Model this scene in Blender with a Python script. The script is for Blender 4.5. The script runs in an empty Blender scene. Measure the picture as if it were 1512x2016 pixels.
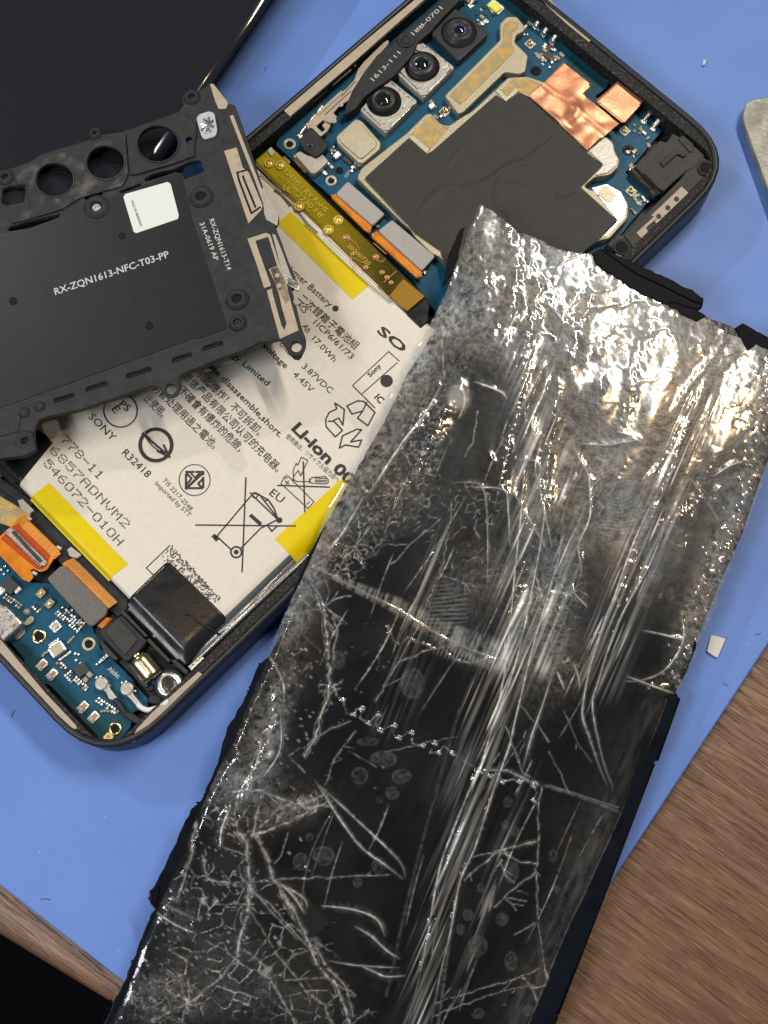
import bpy, bmesh, math, random
import numpy as np
from mathutils import Vector, Matrix, noise
random.seed(7); np.random.seed(7)
scene = bpy.context.scene
scene.unit_settings.scale_length = 0.01          # one unit = one centimetre
COL = scene.collection
# ------------------------------------------------------------------ camera
F, TILT, DIST = 2400.0, math.radians(15.8), 21.1
cam_d = bpy.data.cameras.new('camera'); cam = bpy.data.objects.new('camera', cam_d); COL.objects.link(cam)
cam.location = (0, -DIST*math.sin(TILT), DIST*math.cos(TILT)); cam.rotation_euler = (TILT, 0, 0)
cam_d.sensor_fit = 'VERTICAL'; cam_d.sensor_height = 36; cam_d.lens = F/2016*36
cam_d.clip_start = 0.5; cam_d.clip_end = 500
scene.camera = cam
# ------------------------------------------------------------------ world and lamps
w = bpy.data.worlds.new('World'); scene.world = w; w.use_nodes = True
nt = w.node_tree; bg = nt.nodes['Background']
tcw = nt.nodes.new('ShaderNodeTexCoord'); sx = nt.nodes.new('ShaderNodeSeparateXYZ'); rp = nt.nodes.new('ShaderNodeValToRGB')
nt.links.new(tcw.outputs['Generated'], sx.inputs[0]); nt.links.new(sx.outputs['Z'], rp.inputs[0]); nt.links.new(rp.outputs[0], bg.inputs[0])
rp.color_ramp.elements[0].color = (0.25, 0.27, 0.30, 1); rp.color_ramp.elements[1].color = (0.55, 0.58, 0.62, 1)
bg.inputs[1].default_value = 0.13
scene.view_settings.view_transform = 'Standard'; scene.view_settings.look = 'None'
scene.view_settings.exposure = 0; scene.view_settings.gamma = 1

def area(name, loc, target, size, power, col, shape='DISK'):
    l = bpy.data.lights.new(name, 'AREA'); l.shape = shape; l.size = size; l.energy = power; l.color = col
    o = bpy.data.objects.new(name, l); COL.objects.link(o); o.location = loc
    o.rotation_euler = (Vector(target)-Vector(loc)).to_track_quat('-Z', 'Y').to_euler(); return o
WARM, COOL = (1.0, 0.62, 0.28), (0.58, 0.84, 1.0)
LC = Vector((20.0, 24.5, 50.0))                     # a desk lamp with alternate warm and cool LEDs
LP = 3500
for i in range(8):
    t = (i-3.5)/3.5
    p = LC + Vector((-4.6*t, 10.5*t, 1.0*(1 if i % 2 else -1)*0.3))
    area('desk_lamp_led', p, (0, 0, 0), 1.5, LP, COOL if i % 2 else WARM)
area('ceiling_lamp', (-30, -16, 38), (-6, -4, 0), 17, 13500, (0.93, 0.96, 1.0))

area('added_glint_light', (-44, 40, 40), (0, 0, 0), 2.4, 10000, (0.80, 0.92, 1.0)); area('added_glint_light', (-41, 43, 40), (0, 0, 0), 1.6, 4500, WARM)  # added lights, placed so the tape's left creases catch glints
area('added_sparkle_light', (-14, -3, 50), (0, 0, 0), 0.7, 1500, (0.75, 0.92, 1.0)); area('added_sparkle_light', (-9, 3, 50), (0, 0, 0), 0.7, 1100, WARM)  # weak lights added only to give glints low on the tape
TM = [None]                                          # frame of the tilted thing being built, if any
def px(u, v, z=0.0):
    """the point at height z (in the current thing's own frame) that the photograph shows at u, v"""
    x = (u-756)/F; y = -(v-1008)/F; c, s = math.cos(TILT), math.sin(TILT)
    D = Vector((x, y*c+s, y*s-c)); C = Vector((0, -DIST*s, DIST*c))
    if TM[0] is not None: Ti = TM[0].inverted(); D = Ti.to_3x3() @ D; C = Ti @ C
    return C + D*((z-C.z)/D.z)
def tilted_root(name, label, cat, a, b, c):
    """empty lying in the plane through three (u, v, z) points; things built next use its frame"""
    TM[0] = None; A, B, C_ = px(*a), px(*b), px(*c); n = (B-A).cross(C_-A).normalized()
    if n.z < 0: n = -n
    x = Vector((1, 0, 0)); x = (x-n*x.dot(n)).normalized(); y = n.cross(x)
    m = Matrix((x, y, n)).transposed().to_4x4(); m.translation = (A+B+C_)/3
    o = thing(name, label, cat, (0, 0, 0)); o.matrix_world = m; TM[0] = m; return o
# ------------------------------------------------------------------ materials
def mat(name, col, rough=0.5, metal=0.0, spec=0.3, var=0.0, vscale=3.0, bump=0.0, bscale=40.0, col2=None, coat=0.0, rvar=0.0, detail=6, alpha=1.0, trans=0.0, stretch=None, ramp=None):
    m = bpy.data.materials.new(name); m.use_nodes = True; N = m.node_tree.nodes; L = m.node_tree.links
    b = N['Principled BSDF']; b.inputs['Base Color'].default_value = (*col, 1); b.inputs['Roughness'].default_value = rough
    b.inputs['Metallic'].default_value = metal; b.inputs['Specular IOR Level'].default_value = spec
    b.inputs['Coat Weight'].default_value = coat; b.inputs['Coat Roughness'].default_value = 0.06
    b.inputs['Alpha'].default_value = alpha; b.inputs['Transmission Weight'].default_value = trans
    tc = N.new('ShaderNodeTexCoord'); mp = N.new('ShaderNodeMapping'); L.new(tc.outputs['Object'], mp.inputs[0])
    if stretch: mp.inputs['Rotation'].default_value[2] = stretch[0]; mp.inputs['Scale'].default_value = (stretch[1], stretch[2], 1)
    if var or col2:
        n = N.new('ShaderNodeTexNoise'); n.inputs['Scale'].default_value = vscale; n.inputs['Detail'].default_value = detail
        n.inputs['Roughness'].default_value = 0.62
        L.new(mp.outputs[0], n.inputs[0]); r = N.new('ShaderNodeValToRGB'); L.new(n.outputs['Fac'], r.inputs[0])
        lo, hi = ramp or (0.3, 0.7)
        r.color_ramp.elements[0].position = lo; r.color_ramp.elements[1].position = hi
        c2 = col2 or tuple(min(1, c*(1+var)) for c in col); c1 = col if col2 else tuple(c*(1-var) for c in col)
        r.color_ramp.elements[0].color = (*c1, 1); r.color_ramp.elements[1].color = (*c2, 1)
        L.new(r.outputs[0], b.inputs['Base Color'])
    if rvar:
        n2 = N.new('ShaderNodeTexNoise'); n2.inputs['Scale'].default_value = vscale*1.7; n2.inputs['Detail'].default_value = 5
        L.new(mp.outputs[0], n2.inputs[0]); mr = N.new('ShaderNodeMapRange'); L.new(n2.outputs['Fac'], mr.inputs[0])
        mr.inputs[1].default_value = 0.3; mr.inputs[2].default_value = 0.7
        mr.inputs[3].default_value = max(0.02, rough-rvar); mr.inputs[4].default_value = min(1, rough+rvar); L.new(mr.outputs[0], b.inputs['Roughness'])
    if bump:
        n3 = N.new('ShaderNodeTexNoise'); n3.inputs['Scale'].default_value = bscale; n3.inputs['Detail'].default_value = 4
        L.new(mp.outputs[0], n3.inputs[0]); bp = N.new('ShaderNodeBump'); bp.inputs['Strength'].default_value = bump; bp.inputs['Distance'].default_value = 0.02
        L.new(n3.outputs['Fac'], bp.inputs['Height']); L.new(bp.outputs[0], b.inputs['Normal'])
    return m
M = {}
M['black'] = mat('black_plastic', (0.018, 0.019, 0.021), 0.5, bump=0.25, bscale=60, var=0.3, vscale=8)
M['cover'] = mat('matte_black_plastic', (0.024, 0.025, 0.027), 0.62, bump=0.5, bscale=55, var=0.35, vscale=5)
M['coverdust'] = mat('dusty_black_plastic', (0.026, 0.026, 0.027), 0.7, bump=0.5, bscale=45, col2=(0.14, 0.13, 0.12), vscale=2.6, ramp=(0.48, 0.78))
M['nfc'] = mat('ferrite_sheet', (0.0095, 0.011, 0.014), 0.42, bump=0.12, bscale=25, var=0.15, vscale=2)
M['rim'] = mat('dark_rim', (0.02, 0.021, 0.023), 0.38, bump=0.1, bscale=40)
M['adhesive'] = mat('speckled_adhesive', (0.010, 0.010, 0.010), 0.65, bump=1.0, bscale=26, col2=(0.10, 0.095, 0.085), vscale=20, ramp=(0.52, 0.74), detail=3)
M['tan'] = mat('tan_antenna_strip', (0.40, 0.33, 0.245), 0.55, var=0.12, vscale=6, bump=0.15, bscale=60)
M['darkmetal'] = mat('dark_chassis_metal', (0.016, 0.017, 0.02), 0.5, var=0.4, vscale=5, bump=0.2)
M['greyplas'] = mat('dark_grey_plastic', (0.040, 0.038, 0.037), 0.6, var=0.25, vscale=5, bump=0.3, bscale=50)
M['pcb'] = mat('blue_circuit_board', (0.004, 0.058, 0.115), 0.45, col2=(0.007, 0.085, 0.145), spec=0.2, vscale=9, bump=0.15, bscale=40)
M['pcbt'] = mat('teal_circuit_board', (0.005, 0.055, 0.075), 0.45, spec=0.2, var=0.12, vscale=9)
M['foam'] = mat('grey_foam', (0.36, 0.34, 0.31), 0.75, var=0.18, vscale=45, bump=0.5, bscale=60, detail=2)
M['foamd'] = mat('dark_grey_foam', (0.15, 0.14, 0.125), 0.75, var=0.25, vscale=45, bump=0.5, bscale=60, detail=2)
M['silver'] = mat('silver_metal', (0.62, 0.60, 0.56), 0.3, 1.0, var=0.12, vscale=9, bump=0.15, bscale=30, rvar=0.1)
M['nickel'] = mat('nickel_clip', (0.44, 0.41, 0.36), 0.42, 0.4, var=0.12, vscale=9, bump=0.3, bscale=20)
M['shield'] = mat('nickel_shield', (0.40, 0.355, 0.25), 0.42, 0.6, var=0.12, vscale=60, bump=0.35, bscale=70, detail=2)
M['shieldg'] = mat('gold_toned_shield', (0.33, 0.26, 0.14), 0.42, 0.5, col2=(0.50, 0.31, 0.09), vscale=5, bump=0.4, bscale=70, ramp=(0.45, 0.6))
M['cream'] = mat('cream_metal', (0.46, 0.41, 0.29), 0.4, 0.4, var=0.1, vscale=8, bump=0.25, bscale=60)
M['copper'] = mat('copper_foil', (0.58, 0.25, 0.13), 0.36, 0.6, var=0.08, vscale=2.5, bump=0.12, bscale=14, rvar=0.08)
M['gold'] = mat('gold_pad', (0.75, 0.50, 0.14), 0.35, 0.8)
M['graphite'] = mat('graphite_sheet', (0.032, 0.030, 0.028), 0.6, var=0.10, vscale=3, bump=0.12, bscale=40)
M['kapton'] = mat('olive_kapton_film', (0.016, 0.014, 0.003), 0.16, col2=(0.07, 0.052, 0.004), vscale=1.1, coat=1.0, bump=0.30, bscale=3.5, ramp=(0.35, 0.65))
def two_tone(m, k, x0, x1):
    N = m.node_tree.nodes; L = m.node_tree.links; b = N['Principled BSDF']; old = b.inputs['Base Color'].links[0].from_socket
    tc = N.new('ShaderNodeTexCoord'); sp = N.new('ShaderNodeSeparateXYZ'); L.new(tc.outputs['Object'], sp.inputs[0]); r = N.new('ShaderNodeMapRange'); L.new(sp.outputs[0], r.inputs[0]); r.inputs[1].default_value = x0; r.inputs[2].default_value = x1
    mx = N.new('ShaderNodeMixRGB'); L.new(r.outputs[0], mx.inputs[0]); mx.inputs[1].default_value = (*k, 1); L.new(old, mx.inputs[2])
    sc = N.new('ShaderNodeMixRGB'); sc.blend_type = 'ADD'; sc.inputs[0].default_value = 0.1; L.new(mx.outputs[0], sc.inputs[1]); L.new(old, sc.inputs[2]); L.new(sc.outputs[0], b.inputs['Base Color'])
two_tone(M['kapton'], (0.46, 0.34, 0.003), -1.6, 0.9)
M['kaptonl'] = mat('amber_print', (0.55, 0.40, 0.05), 0.35)
M['flex'] = mat('orange_flex', (0.50, 0.135, 0.008), 0.28, col2=(0.75, 0.26, 0.02), vscale=3, coat=0.5, bump=0.1, bscale=12, ramp=(0.35, 0.7))
M['flexr'] = mat('red_orange_flex', (0.42, 0.06, 0.008), 0.35, var=0.2, vscale=6, coat=0.4)
M['flexl'] = mat('orange_flex_stripe', (0.85, 0.42, 0.12), 0.3, metal=0.3)
M['label'] = mat('cream_paper_label', (0.655, 0.605, 0.52), 0.46, var=0.045, vscale=14, bump=0.12, bscale=9, spec=0.4)
M['ink'] = mat('black_ink', (0.035, 0.028, 0.028), 0.6)
M['inkg'] = mat('grey_ink', (0.11, 0.10, 0.085), 0.6)
M['white'] = mat('white_print', (0.50, 0.50, 0.49), 0.6)
M['sticker'] = mat('white_sticker', (0.66, 0.70, 0.66), 0.5)
M['yellow'] = mat('yellow_tape', (0.68, 0.52, 0.003), 0.33, var=0.03, vscale=6, bump=0.08, bscale=14)
M['yellowg'] = mat('glossy_yellow_tape_edge', (0.35, 0.30, 0.01), 0.15, coat=0.7, var=0.4, vscale=2)
M['btape'] = mat('glossy_black_tape', (0.014, 0.015, 0.017), 0.24, bump=0.10, bscale=8, rvar=0.08)
M['foil'] = mat('pouch_foil', (0.62, 0.63, 0.62), 0.25, 0.9, var=0.1, vscale=4)
M['lens'] = mat('lens_glass', (0.004, 0.005, 0.008), 0.05, coat=1.0)
M['lensg'] = mat('lens_coating', (0.005, 0.012, 0.008), 0.08, coat=1.0)
M['lensb'] = mat('blue_lens_coating', (0.004, 0.007, 0.035), 0.08, coat=1.0)
M['lensring'] = mat('lens_barrel', (0.035, 0.035, 0.038), 0.32)
M['chip'] = mat('chip_package', (0.045, 0.045, 0.048), 0.45, var=0.2, vscale=12)
M['solder'] = mat('solder_tin', (0.72, 0.71, 0.66), 0.28, 0.9, bump=0.3, bscale=30)
M['cap'] = mat('ceramic_capacitor', (0.33, 0.29, 0.22), 0.5)
M['red'] = mat('red_film', (0.22, 0.012, 0.02), 0.3)
M['wire'] = mat('white_cable', (0.72, 0.71, 0.67), 0.45)
M['brass'] = mat('brass', (0.62, 0.50, 0.24), 0.25, 1.0, var=0.1, vscale=8)
M['brasscyl'] = mat('pale_brass_cylinder', (0.66, 0.58, 0.36), 0.22, 1.0, var=0.06, vscale=20)
M['blueplas'] = mat('blue_sealant', (0.03, 0.12, 0.45), 0.4)
M['hole'] = mat('hole_black', (0.004, 0.004, 0.005), 0.8)
M['brown'] = mat('bronze_contact', (0.40, 0.22, 0.09), 0.4, 0.7)
M['led'] = mat('yellow_led', (0.75, 0.72, 0.10), 0.4)
# ------------------------------------------------------------------ object helpers
PW = {}
def link(name, me, m, parent, loc, rot=0.0, label=None):
    o = bpy.data.objects.new(name, me); COL.objects.link(o)
    if m is not None and not me.materials: me.materials.append(M[m] if isinstance(m, str) else m)
    loc = Vector(loc); PW[o] = loc
    if parent is not None: o.parent = parent; o.location = loc - PW[parent]
    else: o.location = loc
    o.rotation_euler = (0, 0, rot)
    if label: o['label'] = label
    return o
def thing(name, label, cat, loc, group=None):
    o = bpy.data.objects.new(name, None); o.empty_display_size = 0.3; COL.objects.link(o); o.location = loc; PW[o] = Vector(loc)
    o['label'] = label; o['category'] = cat
    if group: o['group'] = group
    return o
def tag(o, label, cat, group=None):
    o['label'] = label; o['category'] = cat
    if group: o['group'] = group
    return o
def rounded(pts, r, n=5):
    """round the corners of a 2-D polygon"""
    out = []; k = len(pts)
    for i in range(k):
        p0, p1, p2 = Vector(pts[i-1][:2]), Vector(pts[i][:2]), Vector(pts[(i+1) % k][:2])
        a, b = p0-p1, p2-p1; la, lb = a.length, b.length
        if la < 1e-6 or lb < 1e-6: continue
        a.normalize(); b.normalize(); t = min(r, la*0.45, lb*0.45)
        q0, q2 = p1+a*t, p1+b*t
        for j in range(n+1):
            s = j/n; out.append((q0*(1-s)**2 + p1*2*s*(1-s) + q2*s*s))
    return out
def mesh_from_loops(loops, thick, bevel=0.0, cres=2):
    cu = bpy.data.curves.new('c', 'CURVE'); cu.dimensions = '2D'; cu.fill_mode = 'BOTH'
    bevel = min(bevel, thick/2*0.98)
    cu.extrude = max(thick/2-bevel, 0); cu.bevel_depth = bevel; cu.offset = -bevel; cu.bevel_resolution = cres
    for lp in loops:
        s = cu.splines.new('POLY'); s.points.add(len(lp)-1); s.use_cyclic_u = True
        for i, p in enumerate(lp): s.points[i].co = (p[0], p[1], 0, 1)
    o = bpy.data.objects.new('c', cu); me = bpy.data.meshes.new_from_object(o)
    bpy.data.objects.remove(o); bpy.data.curves.remove(cu); return me
def plate_w(name, loops, z0, z1, m, parent=None, bevel=0.0, label=None, smooth=False):
    """loops in world xy; body from z0 (bottom) to z1 (top)"""
    c = Vector((sum(p[0] for p in loops[0])/len(loops[0]), sum(p[1] for p in loops[0])/len(loops[0]), 0))
    L2 = [[(p[0]-c.x, p[1]-c.y) for p in lp] for lp in loops]
    me = mesh_from_loops(L2, z1-z0, bevel)
    me.name = name
    if smooth: me.polygons.foreach_set('use_smooth', [True]*len(me.polygons))
    return link(name, me, m, parent, (c.x, c.y, (z0+z1)/2), 0, label)
def plate(name, pts, z0, z1, m, parent=None, bevel=0.0, r=0.0, holes=(), label=None, smooth=False):
    """pts: photograph positions of the top outline, at height z1; r: corner radius in cm"""
    lp = [px(u, v, z1) for u, v in pts]
    loops = [rounded(lp, r) if r else lp]
    for h in holes: loops.append([px(u, v, z1) for u, v in h])
    return plate_w(name, loops, z0, z1, m, parent, bevel, label, smooth)
def circ(u, v, r, n=24, z=0.8, ry=None):
    """circle in picture units as a hole outline"""
    return [(u+r*math.cos(2*math.pi*i/n), v+(ry or r)*math.sin(2*math.pi*i/n)) for i in range(n)]
def lathe(name, u, v, z, prof, m, parent, n=28, label=None, loc=None):
    """prof: list of (radius, height) from the outside in, around the point seen at u,v at height z"""
    P = loc if loc is not None else px(u, v, z); vs, fs = [], []
    for r, h in prof:
        for i in range(n): a = 2*math.pi*i/n; vs.append((r*math.cos(a), r*math.sin(a), h))
    for k in range(len(prof)-1):
        for i in range(n):
            j = (i+1) % n; fs.append((k*n+i, k*n+j, (k+1)*n+j, (k+1)*n+i))
    if prof[-1][0] > 1e-4: fs.append(tuple((len(prof)-1)*n+i for i in range(n)))
    me = bpy.data.meshes.new(name); me.from_pydata(vs, [], fs); me.update()
    me.polygons.foreach_set('use_smooth', [True]*len(me.polygons))
    return link(name, me, m, parent, P, 0, label)
def screw_post(u, v, z, r, parent, m='silver', name='screw_hole', depth=0.12, rin=0.55):
    o = lathe(name, u, v, z, [(r, -0.03), (r, 0.012), (r*0.93, 0.022), (r*rin*1.15, 0.022), (r*rin, 0.005), (r*rin*0.3, 0.004)], m, parent, 20)
    o.data.materials.append(M['hole']); n = len(o.data.polygons)
    for p in list(o.data.polygons)[n-21:]: p.material_index = 1
    return o
_box = {}
def boxmesh(m, bev=0.12):
    k = (m, bev)
    if k not in _box:
        bm = bmesh.new(); bmesh.ops.create_cube(bm, size=1.0)
        if bev: bmesh.ops.bevel(bm, geom=list(bm.edges), offset=bev, segments=1, affect='EDGES')
        me = bpy.data.meshes.new('box_'+m); bm.to_mesh(me); bm.free(); me.materials.append(M[m]); _box[k] = me
    return _box[k]
def box(name, u, v, z0, sx, sy, h, m, parent, rot=0.7854, bev=0.0, label=None):
    P = px(u, v, z0+h); o = link(name, boxmesh(m, bev), None, parent, (P.x, P.y, z0+h/2), rot, label); o.scale = (sx, sy, h); return o
def tube_mesh(pts, r, n=6):
    vs, fs = [], []; k = len(pts)
    for i, p in enumerate(pts):
        p = Vector(p); d = (Vector(pts[min(i+1, k-1)])-Vector(pts[max(i-1, 0)]))
        d = d.normalized() if d.length > 1e-9 else Vector((1, 0, 0))
        a = d.cross(Vector((0, 0, 1))); a = a.normalized() if a.length > 1e-6 else Vector((1, 0, 0)); b = d.cross(a)
        rr = r[i] if hasattr(r, '__len__') else r
        for j in range(n): t = 2*math.pi*j/n; vs.append(p+(a*math.cos(t)+b*math.sin(t))*rr)
    for i in range(k-1):
        for j in range(n): q = (j+1) % n; fs.append((i*n+j, i*n+q, (i+1)*n+q, (i+1)*n+j))
    fs.append(tuple(range(n-1, -1, -1))); fs.append(tuple((k-1)*n+j for j in range(n)))
    return vs, fs
def mesh_obj(name, vs, fs, m, parent=None, label=None, smooth=True):
    c = Vector((0, 0, 0)); 
    for v in vs: c += Vector(v)
    c /= max(1, len(vs)); me = bpy.data.meshes.new(name); me.from_pydata([Vector(v)-c for v in vs], [], fs); me.update()
    if smooth: me.polygons.foreach_set('use_smooth', [True]*len(me.polygons))
    return link(name, me, m, parent, c, 0, label)
def tube(name, pts3, r, m, parent, n=8, label=None):
    vs, fs = tube_mesh(pts3, r, n); return mesh_obj(name, vs, fs, m, parent, label)
def text(s, a, b, z, m, parent, h=None, bold=0.0, name='printed_text', lean=0.0):
    """a line of print whose baseline runs from picture point a to b at height z; h = cap height in picture units"""
    cu = bpy.data.curves.new('t', 'FONT'); cu.body = s; cu.offset = bold; cu.shear = lean; cu.resolution_u = 2
    o = bpy.data.objects.new('t', cu); me = bpy.data.meshes.new_from_object(o); bpy.data.objects.remove(o); bpy.data.curves.remove(cu)
    A, B = px(*a, z), px(*b, z); n = len(me.vertices); co = np.empty(n*3); me.vertices.foreach_get('co', co); co = co.reshape(-1, 3)
    x0, x1 = co[:, 0].min(), co[:, 0].max(); W = (B-A).length; sxx = W/(x1-x0)
    sy = sxx if h is None else (h/(F/DIST))/0.73
    co[:, 0] = (co[:, 0]-x0)*sxx; co[:, 1] *= sy; me.vertices.foreach_set('co', co.ravel()); me.update(); me.name = name
    ang = math.atan2(B.y-A.y, B.x-A.x)
    return link(name, me, m, parent, (A.x, A.y, z+0.003), ang)
def strokes(name, lines, wpx, z, m, parent):
    """flat printed lines along picture polylines"""
    vs, fs = [], []; 
    for ln in lines:
        wd = wpx
        if isinstance(ln, tuple) and isinstance(ln[0], list): ln, wd = ln
        hw = wd/2/(F/DIST); P = [px(u, v, z) for u, v in ln]
        for i in range(len(P)-1):
            d = (P[i+1]-P[i]); 
            if d.length < 1e-6: continue
            d.normalize(); nn = Vector((-d.y, d.x, 0))*hw; e = d*hw*0.6; k = len(vs)
            vs += [P[i]-e+nn, P[i]-e-nn, P[i+1]+e-nn, P[i+1]+e+nn]; fs.append((k, k+1, k+2, k+3))
    for i, v in enumerate(vs): vs[i] = Vector((v.x, v.y, z+0.003+0.00002*(i//4)))
    return mesh_obj(name, vs, fs, m, parent, smooth=False)
def grid_quad(name, quad, nu, nv, hf, m, parent, zref, label=None, thick=0.0):
    """sheet over a picture quad (4 corners in order), z from hf(s,t,x,y)"""
    Q = [px(u, v, zref) for u, v in quad]; vs, fs = [], []
    for i in range(nu+1):
        for j in range(nv+1):
            s, t = i/nu, j/nv; p = Q[0]*(1-s)*(1-t)+Q[1]*s*(1-t)+Q[2]*s*t+Q[3]*(1-s)*t
            vs.append(Vector((p.x, p.y, hf(s, t, p.x, p.y))))
    for i in range(nu):
        for j in range(nv): a = i*(nv+1)+j; fs.append((a, a+nv+1, a+nv+2, a+1))
    o = mesh_obj(name, vs, fs, m, parent, label)
    if o.data.polygons[0].normal.z < 0: o.data.flip_normals()
    if thick:
        md = o.modifiers.new('thickness', 'SOLIDIFY'); md.thickness = thick; md.offset = -1
    return o
# ================================================================== the setting
def wood_mat():
    m = bpy.data.materials.new('walnut_laminate'); m.use_nodes = True; N = m.node_tree.nodes; L = m.node_tree.links; b = N['Principled BSDF']
    tc = N.new('ShaderNodeTexCoord'); mp = N.new('ShaderNodeMapping'); L.new(tc.outputs['Object'], mp.inputs[0])
    mp.inputs['Rotation'].default_value[2] = math.radians(35)
    mp2 = N.new('ShaderNodeMapping'); L.new(mp.outputs[0], mp2.inputs[0]); mp2.inputs['Scale'].default_value = (0.10, 1.0, 1)
    wob = N.new('ShaderNodeTexNoise'); wob.inputs['Scale'].default_value = 0.35; wob.inputs['Detail'].default_value = 2; L.new(mp.outputs[0], wob.inputs[0])
    add = N.new('ShaderNodeMixRGB'); add.blend_type = 'ADD'; add.inputs[0].default_value = 0.35; L.new(mp2.outputs[0], add.inputs[1]); L.new(wob.outputs['Color'], add.inputs[2])
    n1 = N.new('ShaderNodeTexNoise'); n1.inputs['Scale'].default_value = 4.5; n1.inputs['Detail'].default_value = 8; n1.inputs['Roughness'].default_value = 0.65; L.new(add.outputs[0], n1.inputs[0])
    r1 = N.new('ShaderNodeValToRGB'); L.new(n1.outputs['Fac'], r1.inputs[0]); e = r1.color_ramp.elements
    e[0].position = 0.32; e[0].color = (0.115, 0.060, 0.037, 1); e[1].position = 0.68; e[1].color = (0.235, 0.124, 0.070, 1)
    k = e.new(0.5); k.color = (0.172, 0.088, 0.049, 1)
    # fine pale and dark pores, elongated along the grain
    def pores(sc, lo, hi, yst):
        mq = N.new('ShaderNodeMapping'); L.new(mp.outputs[0], mq.inputs[0]); mq.inputs['Scale'].default_value = (1.0, yst, 1)
        n = N.new('ShaderNodeTexNoise'); n.inputs['Scale'].default_value = sc; n.inputs['Detail'].default_value = 3; L.new(mq.outputs[0], n.inputs[0])
        r = N.new('ShaderNodeMapRange'); L.new(n.outputs['Fac'], r.inputs[0]); r.inputs[1].default_value = lo; r.inputs[2].default_value = hi; return r
    pl = pores(2.0, 0.61, 0.67, 22); pd = pores(1.5, 0.56, 0.66, 26)
    m1 = N.new('ShaderNodeMixRGB'); L.new(pl.outputs[0], m1.inputs[0]); L.new(r1.outputs[0], m1.inputs[1]); m1.inputs[2].default_value = (0.30, 0.18, 0.11, 1)
    m2 = N.new('ShaderNodeMixRGB'); L.new(pd.outputs[0], m2.inputs[0]); L.new(m1.outputs[0], m2.inputs[1]); m2.inputs[2].default_value = (0.095, 0.052, 0.033, 1)
    L.new(m2.outputs[0], b.inputs['Base Color']); b.inputs['Roughness'].default_value = 0.42
    bp = N.new('ShaderNodeBump'); bp.inputs['Strength'].default_value = 0.5; bp.inputs['Distance'].default_value = 0.03
    sb = N.new('ShaderNodeMath'); sb.operation = 'SUBTRACT'; L.new(n1.outputs['Fac'], sb.inputs[0]); L.new(pd.outputs[0], sb.inputs[1])
    L.new(sb.outputs[0], bp.inputs['Height']); L.new(bp.outputs[0], b.inputs['Normal'])
    return m
M['wood'] = wood_mat()
M['woodedge'] = mat('worn_table_edge', (0.30, 0.17, 0.085), 0.45, col2=(0.50, 0.32, 0.17), vscale=8, stretch=(math.radians(31), 0.3, 1.5))
# blue mat with scratches, specks and faint smears
def mat_mat():
    m = mat('blue_silicone', (0.120, 0.222, 0.56), 0.46, spec=0.25, var=0.07, vscale=0.45, bump=0.22, bscale=45, rvar=0.05)
    N = m.node_tree.nodes; L = m.node_tree.links; b = N['Principled BSDF']; src = b.inputs['Base Color'].links[0].from_socket
    tc = N.new('ShaderNodeTexCoord')
    def specks(sc, lo, hi):
        v = N.new('ShaderNodeTexVoronoi'); v.inputs['Scale'].default_value = sc; v.inputs['Randomness'].default_value = 1; L.new(tc.outputs['Object'], v.inputs[0])
        n = N.new('ShaderNodeTexNoise'); n.inputs['Scale'].default_value = 1.1; L.new(tc.outputs['Object'], n.inputs[0])
        r = N.new('ShaderNodeMapRange'); L.new(v.outputs['Distance'], r.inputs[0]); r.inputs[1].default_value = hi; r.inputs[2].default_value = lo
        g = N.new('ShaderNodeMapRange'); L.new(n.outputs['Fac'], g.inputs[0]); g.inputs[1].default_value = 0.48; g.inputs[2].default_value = 0.62
        x = N.new('ShaderNodeMath'); x.operation = 'MULTIPLY'; L.new(r.outputs[0], x.inputs[0]); L.new(g.outputs[0], x.inputs[1]); return x
    a = specks(4.5, 0.02, 0.09); c = specks(1.9, 0.006, 0.022)
    m1 = N.new('ShaderNodeMixRGB'); q = N.new('ShaderNodeMath'); q.operation = 'MULTIPLY'; q.inputs[1].default_value = 0.42; L.new(a.outputs[0], q.inputs[0])
    L.new(q.outputs[0], m1.inputs[0]); L.new(src, m1.inputs[1]); m1.inputs[2].default_value = (0.45, 0.52, 0.75, 1)
    m2 = N.new('ShaderNodeMixRGB'); L.new(c.outputs[0], m2.inputs[0]); L.new(m1.outputs[0], m2.inputs[1]); m2.inputs[2].default_value = (0.08, 0.12, 0.30, 1)
    L.new(m2.outputs[0], b.inputs['Base Color']); return m
M['mat'] = mat_mat()
ZT = -0.2
# table top: one thick board, its near edge rounded
e0, e1 = px(0, 1846, ZT), px(206, 1972, ZT); d = (e1-e0).normalized(); nrm = Vector((-d.y, d.x, 0))
if nrm.y < 0: nrm = -nrm
def tabletop():
    A = e0-d*60; B = e0+d*90; prof = []
    for k in range(9):
        a = math.pi/2*k/8; prof.append((0.28-0.28*math.sin(a), ZT-0.28+0.28*math.cos(a)))
    prof = [(90, ZT), (12, ZT)] + prof + [(0, ZT-0.5), (0, ZT-2.2), (90, ZT-2.2)]
    vs, fs = [], []; n = len(prof)
    for P in (A, B):
        for off, z in prof: q = P+nrm*off; vs.append((q.x, q.y, z))
    for i in range(n-1): fs.append((i, i+1, n+i+1, n+i))
    fs.append(tuple(range(n))); fs.append(tuple(range(2*n-1, n-1, -1)))
    o = mesh_obj('table_surface', vs, fs, 'wood', smooth=False); bm = bmesh.new(); bm.from_mesh(o.data); bmesh.ops.recalc_face_normals(bm, faces=bm.faces); bm.to_mesh(o.data); bm.free()
    me = o.data; me.materials.append(M['woodedge'])
    for p in me.polygons:
        if 0.1 > abs((Vector(p.center)+o.location).z-(ZT-0.37)) and p.normal.z < 0.35: p.material_index = 1
    o['kind'] = 'structure'; return o
tabletop()
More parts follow.
